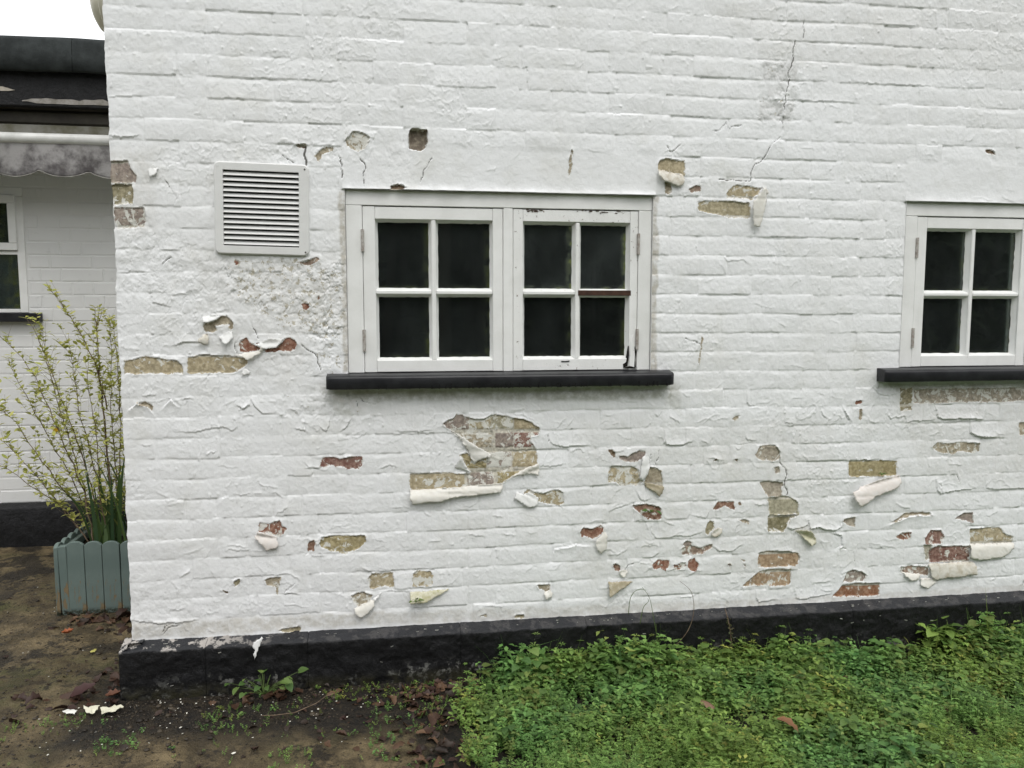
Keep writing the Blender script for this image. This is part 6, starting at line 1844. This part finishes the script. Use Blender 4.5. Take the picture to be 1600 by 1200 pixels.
def scatter(name, spots, mat, **kw):
    """spots: (kind, x, y, z, scale)"""
    out = Leaves()
    for kind_, x, y, z, s in spots:
        V, T, C = rw.choice(PROT[kind_])
        a = rw.uniform(0, 6.28); ca, sa_ = math.cos(a) * s, math.sin(a) * s
        V2 = np.empty_like(V); V2[:, 0] = V[:, 0] * ca - V[:, 1] * sa_ + x; V2[:, 1] = V[:, 0] * sa_ + V[:, 1] * ca + y; V2[:, 2] = V[:, 2] * s * rw.uniform(.85, 1.2) + z
        C2 = C.copy(); g = rw.uniform(.68, 1.6); C2[:, :3] *= g
        if rw.random() < .12: C2[:, 0] *= 1.35
        hue = float(vnoise(x, y, 4.5, 33)) - .5
        C2[:, 0] *= .92 + .30 * hue; C2[:, 2] *= 1 - .3 * hue
        out.add(V2, T, C2)
    return tag(out.build(name, mat), **kw)
spots = []
def weed_edge(y):   # left limit of the green patch at depth y
    return np.interp(y, [-1.6, -.9, -.65, -.38, -.22, -.115, -.06], [.38, .31, .235, .165, .19, .25, .38])
tries = 0
while len(spots) < 17500:
    tries += 1
    y = -.065 - (rw.random() ** 1.15) * 1.45
    x = rw.uniform(.05, 3.3)
    lim = weed_edge(y) + float(vnoise(x, y, 9, 3) - .5) * .16
    if x < lim: continue
    if x < lim + .22 and rw.random() < .85 * (1 - (x - lim) / .22) ** .8: continue
    gapn = float(vnoise(x, y, 6.5, 27))
    if gapn < .22 and rw.random() < (.22 - gapn) * 5: continue
    bare_gap = math.exp(-((x - 2.02) / .17) ** 2 - ((y + .085) / .055) ** 2)
    if rw.random() < bare_gap * 1.1: continue
    z = gz1(x, y) - .004
    n_ = float(vnoise(x, y, 3.2, 5)); n2 = float(vnoise(x, y, 2.1, 8))
    wallw = math.exp(-(y + .07) ** 2 / .010)
    tall = .50 + .75 * gapn + .9 * wallw * (0.35 + float(vnoise(x, 0, 5, 11))) + .5 * n_ + (.45 if x < .7 else 0) * wallw
    leftw = 1 if x < 1.25 else 0
    p = rw.random()
    if n2 > (.58 if x < 1.2 else .45): kind_ = 'broad' if p < .5 else ('chick' if p < .85 else 'cleaver')
    elif n2 > .42: kind_ = 'chick' if p < .6 else ('cleaver' if p < .85 else 'broad')
    else: kind_ = 'cleaver' if p < .62 else ('chick' if p < .9 else 'grass')
    if rw.random() < .07: kind_ = 'grass'
    spots.append((kind_, x, y, z, tall * rw.uniform(.65, 1.15)))
scatter('weed_ground_cover', spots, MAT_LEAF, label='dense green weeds covering the ground along the wall', cat='weeds', kind='stuff')
spots = []
for i in range(2600):
    x = rw.uniform(-1.35, .30); y = rw.uniform(-.75, -.07)
    d = float(vnoise(x, y, 7, 15)) + .35 * float(vnoise(x, y, 22, 17))
    wgt = (d > .80) * .9
    wgt = max(wgt, .9 * math.exp(-((x + 1.17) / .13) ** 2 - ((y + .20) / .045) ** 2), .35 * math.exp(-((x + .45) / .28) ** 2 - ((y + .25) / .16) ** 2))
    if rw.random() < wgt * .8: spots.append((rw.choice(['chick', 'chick', 'cleaver', 'broad']), x, y, gz1(x, y) - .003, rw.uniform(.14, .42)))
scatter('small_weeds', spots, MAT_LEAF, label='tiny scattered weeds sprouting from the dark soil by the corner', cat='weeds', kind='stuff')

# ------------------------------------------------------------------ single weeds one can point at
def plant(name, label, x, y, z, n, size, height, spread, kind_='heart', cols=(G1, G3), seed=1, out_=(0, 0)):
    r = random.Random(seed)
    root = empty(name, label, 'plant', (x, y, z))
    bm = bmesh.new()
    for i in range(n):
        yaw = r.uniform(0, 6.28); rad = spread * math.sqrt(r.random()); hgt = height * r.uniform(.35, 1)
        p = Vector((math.cos(yaw) * rad + out_[0] * hgt, math.sin(yaw) * rad * .6 + out_[1] * hgt, hgt))
        tube(bm, [Vector((0, 0, 0)) + p * .02, p * .55 + Vector((0, 0, .12 * hgt)), p], [.0013, .0011, .0007], 4, False)
        l = size * r.uniform(.6, 1.15)
        V, T = leaf_shape(l, l * .85, .2, .35, kind_)
        lv = Leaves(); lv.add(put(V, rot(yaw + r.uniform(-.8, .8), r.uniform(-.2, .5), r.uniform(-.5, .5)), p), T, mixc(cols[0], cols[1], r.random()))
        lv.build('leaf', MAT_LEAF, root)
    obj('stems', bm, MAT_STEM, root)
    return root
plant('nettle', 'leafy green nettle clump at the foot of the black plinth near the corner', -.52, -.085, 0, 26, .030, .085, .13, seed=3)
plant('nettle', 'broad leaved weed against the plinth below the right side of the large window', .93, -.085, -.017, 10, .038, .12, .045, seed=4)
plant('nettle', 'nettle against the plinth between the two windows, next to the dried vine', 1.20, -.085, -.022, 14, .034, .13, .07, seed=5)
plant('nettle', 'bushy nettle against the plinth right of the dried vine', 1.50, -.085, -.027, 18, .034, .125, .10, seed=6)
plant('nettle', 'nettle against the plinth left of the bare sandy gap', 1.74, -.085, -.031, 14, .032, .11, .07, seed=7)
plant('nettle', 'pale broad nettle against the plinth at the right edge', 2.42, -.10, -.043, 22, .038, .135, .10, seed=8)
plant('wall_seedling', 'seedling with three green leaves rooted in a red brick hole in the wall', WS1[0], -.006, WS1[1], 5, .026, .012, .02, 'oval', ((.06, .14, .03), (.12, .21, .05)), 11, (0, -1.5))
plant('wall_seedling', 'tiny green seedling under the bare golden brick on the right', WS2[0], -.008, WS2[1], 8, .012, .014, .014, 'oval', ((.07, .14, .03), (.13, .21, .05)), 12, (0, -1.0))
plant('wall_seedling', 'small green seedling behind a folded flap low on the wall', WS3[0], -.030, WS3[1], 7, .014, .016, .018, 'oval', ((.10, .16, .04), (.18, .24, .06)), 13, (0, -.6))
# dry grass arching in front of the wall
gr = empty('dry_grass_stem', 'thin arching grass stems rising from the weeds in front of the plinth', 'grass', (1.0, -.10, 0))
for k, pts in enumerate(GRASS):
    bm = bmesh.new(); P3 = [Vector(p) for p in pts]
    fine = []
    for i in range(len(P3) - 1):
        p0, p1, p2, p3 = P3[max(i - 1, 0)], P3[i], P3[i + 1], P3[min(i + 2, len(P3) - 1)]
        for j in range(6):
            t = j / 6
            fine.append(.5 * ((2 * p1) + (-p0 + p2) * t + (2 * p0 - 5 * p1 + 4 * p2 - p3) * t * t + (-p0 + 3 * p1 - 3 * p2 + p3) * t ** 3))
    fine.append(P3[-1])
    tube(bm, [f - Vector((1.0, -.10, 0)) for f in fine], [.0016 * (1 - .6 * i / len(fine)) for i in range(len(fine))], 5)
    obj('stem', bm, MAT_STEM if k != 3 else MAT_TWIG, gr, True)
# dried vine clinging to the plinth
vine = empty('dried_vine', 'dried brown vine clinging to the black plinth between the windows', 'vine', (1.287, -.066, .02))
bm = bmesh.new(); tube(bm, [(0, 0, -.02), (.004, -.002, .04), (-.002, -.001, .10), (-.010, .012, .155), (-.018, .022, .19)], [.003, .0026, .0024, .002, .001], 6); obj('stem', bm, MAT_TWIG, vine, True)
lv = Leaves()
for i in range(60):
    l = rw.uniform(.006, .012); V, T = leaf_shape(l, l * .7, .3, .5)
    zz = rw.uniform(-.01, .16); lv.add(put(V, rot(rw.uniform(0, 6.28), rw.uniform(-1, .6)), (rw.uniform(-.008, .008) - max(0, zz - .1) * .2, -.004 + max(0, zz - .11) * .25, zz)), T, mixc((.10, .085, .04), (.07, .09, .03), rw.random()))
tag(lv.build('withered_leaves', MAT_LEAF, vine), kind='stuff')

# ------------------------------------------------------------------ litter on the ground
DL = [(.070, .034, .020), (.042, .020, .015), (.110, .058, .030), (.028, .018, .012), (.15, .085, .048)]
def dead_leaf(r, L, c):
    n = 6; V = []; T = []
    cu = r.uniform(-2.2, 2.2); cw = r.uniform(-1.6, 2.4)
    for i in range(n + 1):
        t = i / n; w = L * .32 * math.sin(math.pi * (t * .92 + .05)) ** .8 * (1 + .25 * math.sin(t * 19 + cu))
        x = t * L; z = cu * L * .25 * (t - .5) ** 2 * 2
        V += [(x, -w, z + cw * w * .5 + r.uniform(-.002, .002)), (x, 0, z), (x, w, z + cw * w * .5 + r.uniform(-.002, .002))]
    for i in range(n):
        a = i * 3; b = a + 3
        T += [(a, b, b + 1), (a, b + 1, a + 1), (a + 1, b + 1, b + 2), (a + 1, b + 2, a + 2)]
    V = np.array(V); C = np.tile(np.array([*c, 1.0]), (len(V), 1)); C[1::3, :3] *= .8
    return V, np.array(T), C
lit = Leaves()
def litter_spot(x, y, n, sx, sy, size, pick=None, zup=.01):
    for i in range(n):
        px, py = rw.gauss(x, sx), rw.gauss(y, sy)
        if py > -.062 and px > -1.03 and py < 1.84: continue
        V, T, C = dead_leaf(rw, size * rw.uniform(.45, 1.2), mixc(rw.choice(DL if pick is None else pick), (.05, .03, .02), rw.random() * .5))
        lit.add(put(V, rot(rw.uniform(0, 6.28), rw.uniform(-.35, .35), rw.uniform(-.6, .6)), (px, py, gz1(px, py) + rw.uniform(.001, zup))), T, C)
litter_spot(.12, -.14, 60, .10, .05, .045); litter_spot(.06, -.36, 70, .09, .12, .045); litter_spot(.10, -.62, 40, .07, .10, .05)
litter_spot(-.35, -.10, 16, .25, .025, .04); litter_spot(-.50, -.10, 14, .06, .03, .05, [DL[2], DL[0]])
litter_spot(-1.36, .72, 34, .12, .035, .06); litter_spot(-1.25, .62, 20, .08, .05, .05); litter_spot(-1.10, .10, 36, .07, .12, .04, DL[:2]); litter_spot(-1.25, -.04, 20, .12, .06, .05, DL[:2])
litter_spot(-1.6, .9, 26, .3, .35, .03, [DL[3], DL[1]], .004)
litter_spot(1.3, -.45, 40, .8, .28, .045, [DL[2], DL[4], DL[0]], .05)
litter_spot(-.15, -.22, 60, .30, .10, .028, [DL[3], DL[1], DL[0]], .005); litter_spot(-1.15, .3, 60, .16, .25, .028, [DL[3], DL[1]], .004); litter_spot(-.2, -.45, 40, .35, .15, .03, [DL[3], DL[1]], .004)
tag(lit.build('leaf_litter', MAT_DEADLEAF), 'brown dead leaf litter lying along the wall and round the planter', 'leaf litter', kind='stuff')
def one_leaf(label, x, y, z, L, c, yaw, pitch=.15, rollv=.1, seed=1):
    r = random.Random(seed); lv = Leaves(); V, T, C = dead_leaf(r, L, c)
    lv.add(put(V, rot(yaw, pitch, rollv), (0, 0, 0)), T, C)
    o = lv.build('fallen_leaf', MAT_DEADLEAF); o.location = (x, y, z)
    return tag(o, label, 'leaf')
one_leaf('bright orange dead leaf on the concrete left of the planter', *FL[0], .045, (.34, .10, .035), .3, seed=2)
one_leaf('long russet leaf lying on top of the green weeds below the right window gap', *FL[1], .075, (.22, .105, .05), 2.5, .45, seed=3)
one_leaf('pale pinkish brown leaf on the green weeds under the large window', *FL[2], .055, (.22, .13, .085), 2.7, .3, seed=4)
one_leaf('large dark maroon curled leaf on the soil left of the plinth corner', *FL[3], .085, (.055, .022, .02), .7, .25, seed=5)
one_leaf('rust brown leaf beside the plinth at the left corner', *FL[4], .05, (.13, .05, .025), .2, seed=6)
one_leaf('yellow fallen leaf on the ground between planter and plinth', *FL[5], .028, (.50, .46, .13), .9, seed=7)
st = empty('stick', 'short broken brown stick lying where the weeds meet the leaf litter', 'stick', (*STICK, .02))
bm = bmesh.new(); tube(bm, [(-.045, .0, .012), (-.01, -.004, .010), (.03, -.012, .004), (.05, -.02, -.004)], [.0085, .0082, .0075, .004], 8); obj('stick_wood', bm, MAT_TWIG, st, True)
tg = empty('thin_twig', 'thin pale twig bent over the soil in front of the plinth', 'twig', (-.38, -.22, .0))
bm = bmesh.new(); tube(bm, [(-.12, -.03, .006), (-.07, -.045, .012), (-.01, -.03, .008), (.06, .01, .016), (.11, .06, .03)], [.0016, .0018, .0017, .0014, .001], 5); obj('twig_wood', bm, MAT_TWIG, tg, True)
# crumbs of soil and grit
V0, T0 = [], []
bm = bmesh.new(); bmesh.ops.create_icosphere(bm, subdivisions=1, radius=1); bm.verts.ensure_lookup_table()
IV = np.array([v.co[:] for v in bm.verts]); IT = np.array([[v.index for v in f.verts] for f in bm.faces]); bm.free()
cr = Leaves()
for i in range(7000):
    if rw.random() < .55: x, y = rw.uniform(-1.4, .35), -.06 - abs(rw.gauss(0, .2))
    else: x, y = rw.uniform(-2.5, -.98), rw.uniform(-.6, 1.6)
    if float(vnoise(x, y, 5, 21)) < .45 and rw.random() < .75: continue
    s = rw.uniform(.0010, .0050) * (2.6 if rw.random() < .05 else 1)
    V = IV * s * np.array([1, rw.uniform(.6, 1.2), rw.uniform(.35, .7)]) * (1 + rng.normal(0, .14, (len(IV), 1)))
    cr.add(put(V, rot(rw.uniform(0, 6), 0), (x, y, gz1(x, y) + s * .2)), IT, mixc((.016, .012, .008), (.075, .058, .038), rw.random() ** 1.5))
tag(cr.build('soil_crumbs', MAT_DEADLEAF), 'dark soil crumbs and grit scattered over the paving', 'soil', kind='stuff')
# paint chips on the ground
def chip(r, L):
    n = r.randint(4, 6); V = [(0, 0, 0)]; T = []
    for k in range(n):
        a = 6.283 * k / n; V.append((math.cos(a) * L * r.uniform(.5, 1), math.sin(a) * L * r.uniform(.35, .8), r.uniform(-.12, .12) * L))
    for k in range(n): T.append((0, 1 + k, 1 + (k + 1) % n))
    return np.array(V), np.array(T)
ch = Leaves()
for i in range(210):
    if rw.random() < .7: x, y = rw.uniform(-1.2, .3), -.07 - abs(rw.gauss(0, .18))
    else: x, y = rw.uniform(-1.9, -1.05), rw.uniform(-.4, 1.2)
    V, T = chip(rw, rw.uniform(.0016, .0055) * (1.9 if rw.random() < .08 else 1)); ch.add(put(V, rot(rw.uniform(0, 6), rw.uniform(-.3, .3)), (x, y, gz1(x, y) + .006)), T, (.70, .68, .60))
tag(ch.build('paint_chips', MAT_DEADLEAF), 'tiny white paint chips sprinkled over the soil', 'paint chips', kind='stuff')
def flake(label, pts, mat, lift):
    c = np.mean(np.array(pts), 0)
    bm = bmesh.new()
    r = random.Random(int(abs(c[0]) * 999))
    out = []
    for i in range(len(pts)):
        a, b = np.array(pts[i]), np.array(pts[(i + 1) % len(pts)])
        for k in range(4): out.append(a + (b - a) * k / 4 + np.array([r.uniform(-.002, .002), r.uniform(-.002, .002)]))
    cv_ = bm.verts.new((0, 0, lift))
    vs = [bm.verts.new((p[0] - c[0], p[1] - c[1], lift * .2 + r.uniform(0, lift))) for p in out]
    for i in range(len(vs)): bm.faces.new((cv_, vs[i], vs[(i + 1) % len(vs)]))
    o = obj('paint_flake', bm, mat, None); o.location = (c[0], c[1], gz1(c[0], c[1]) + .010)
    md = o.modifiers.new('thickness', 'SOLIDIFY'); md.thickness = .0014
    return tag(o, label, 'paint flake')
flake('large cream paint flake on the ground, nearest the plinth corner', FK[0], MAT_CHIP_CREAM, .010)
flake('squarish cream paint flake on the ground between two other flakes', FK[1], MAT_CHIP_CREAM, .008)
flake('flat white paint flake on the ground, leftmost of the row of three', FK[2], MAT_CHIP, .005)

# ------------------------------------------------------------------ the wood across the garden, seen only in the window panes
wd = Leaves(); rwd = random.Random(6)
for i in range(150):
    x = rwd.uniform(-32, 36); y = -rwd.uniform(13, 26); H_ = rwd.uniform(6, 11); r_ = rwd.uniform(.07, .24)
    n = 6; V = []; T = []
    lx, ly = rwd.uniform(-.6, .6), rwd.uniform(-.6, .6)
    for k in range(4):
        t = k / 3
        for j in range(n): V.append((x + lx * t + math.cos(j / n * 6.283) * r_ * (1 - .8 * t), y + ly * t + math.sin(j / n * 6.283) * r_ * (1 - .8 * t), H_ * t - .1))
    for k in range(3):
        for j in range(n): a = k * n + j; b = k * n + (j + 1) % n; T += [(a, b, b + n), (a, b + n, a + n)]
    wd.add(np.array(V), np.array(T), mixc((.030, .026, .020), (.075, .07, .055), rwd.random()))
N = 50000
cx = rng.uniform(-26, 30, N); cy = -rng.uniform(15, 28, N); cz = np.abs(rng.normal(0, 1, N)) * 3.2
cz = np.where(rng.random(N) < .5, rng.uniform(0, 8.5, N), cz)
sz = rng.uniform(.10, .45, N); sz[:16000] = rng.uniform(.7, 1.3, 16000); cy[:16000] = -rng.uniform(26, 31, 16000); cz[:16000] = rng.uniform(-.2, 9, 16000)
Rv = rng.normal(0, 1, (N, 2, 3)); Rv /= np.linalg.norm(Rv, axis=-1, keepdims=True)
ctr = np.stack([cx, cy, cz], -1)
V = np.stack([ctr - Rv[:, 0] * sz[:, None], ctr + Rv[:, 1] * sz[:, None] * .6, ctr + Rv[:, 0] * sz[:, None]], 1).reshape(-1, 3)
C = np.repeat(np.concatenate([rng.uniform(.5, 1.2, (N, 1)) * np.array([.028, .036, .016]), np.ones((N, 1))], 1), 3, 0)
wd.add(V, np.arange(3 * N).reshape(-1, 3), C)
tag(wd.build('woodland', MAT_WOODLAND), 'dark bare wood across the garden mirrored in the window panes', 'woodland', kind='stuff')

#print('TRIS', sum(len(o.data.loop_triangles) or sum(p.loop_total - 2 for p in o.data.polygons) for o in bpy.data.objects if o.type == 'MESH' and o.data.users == 1))
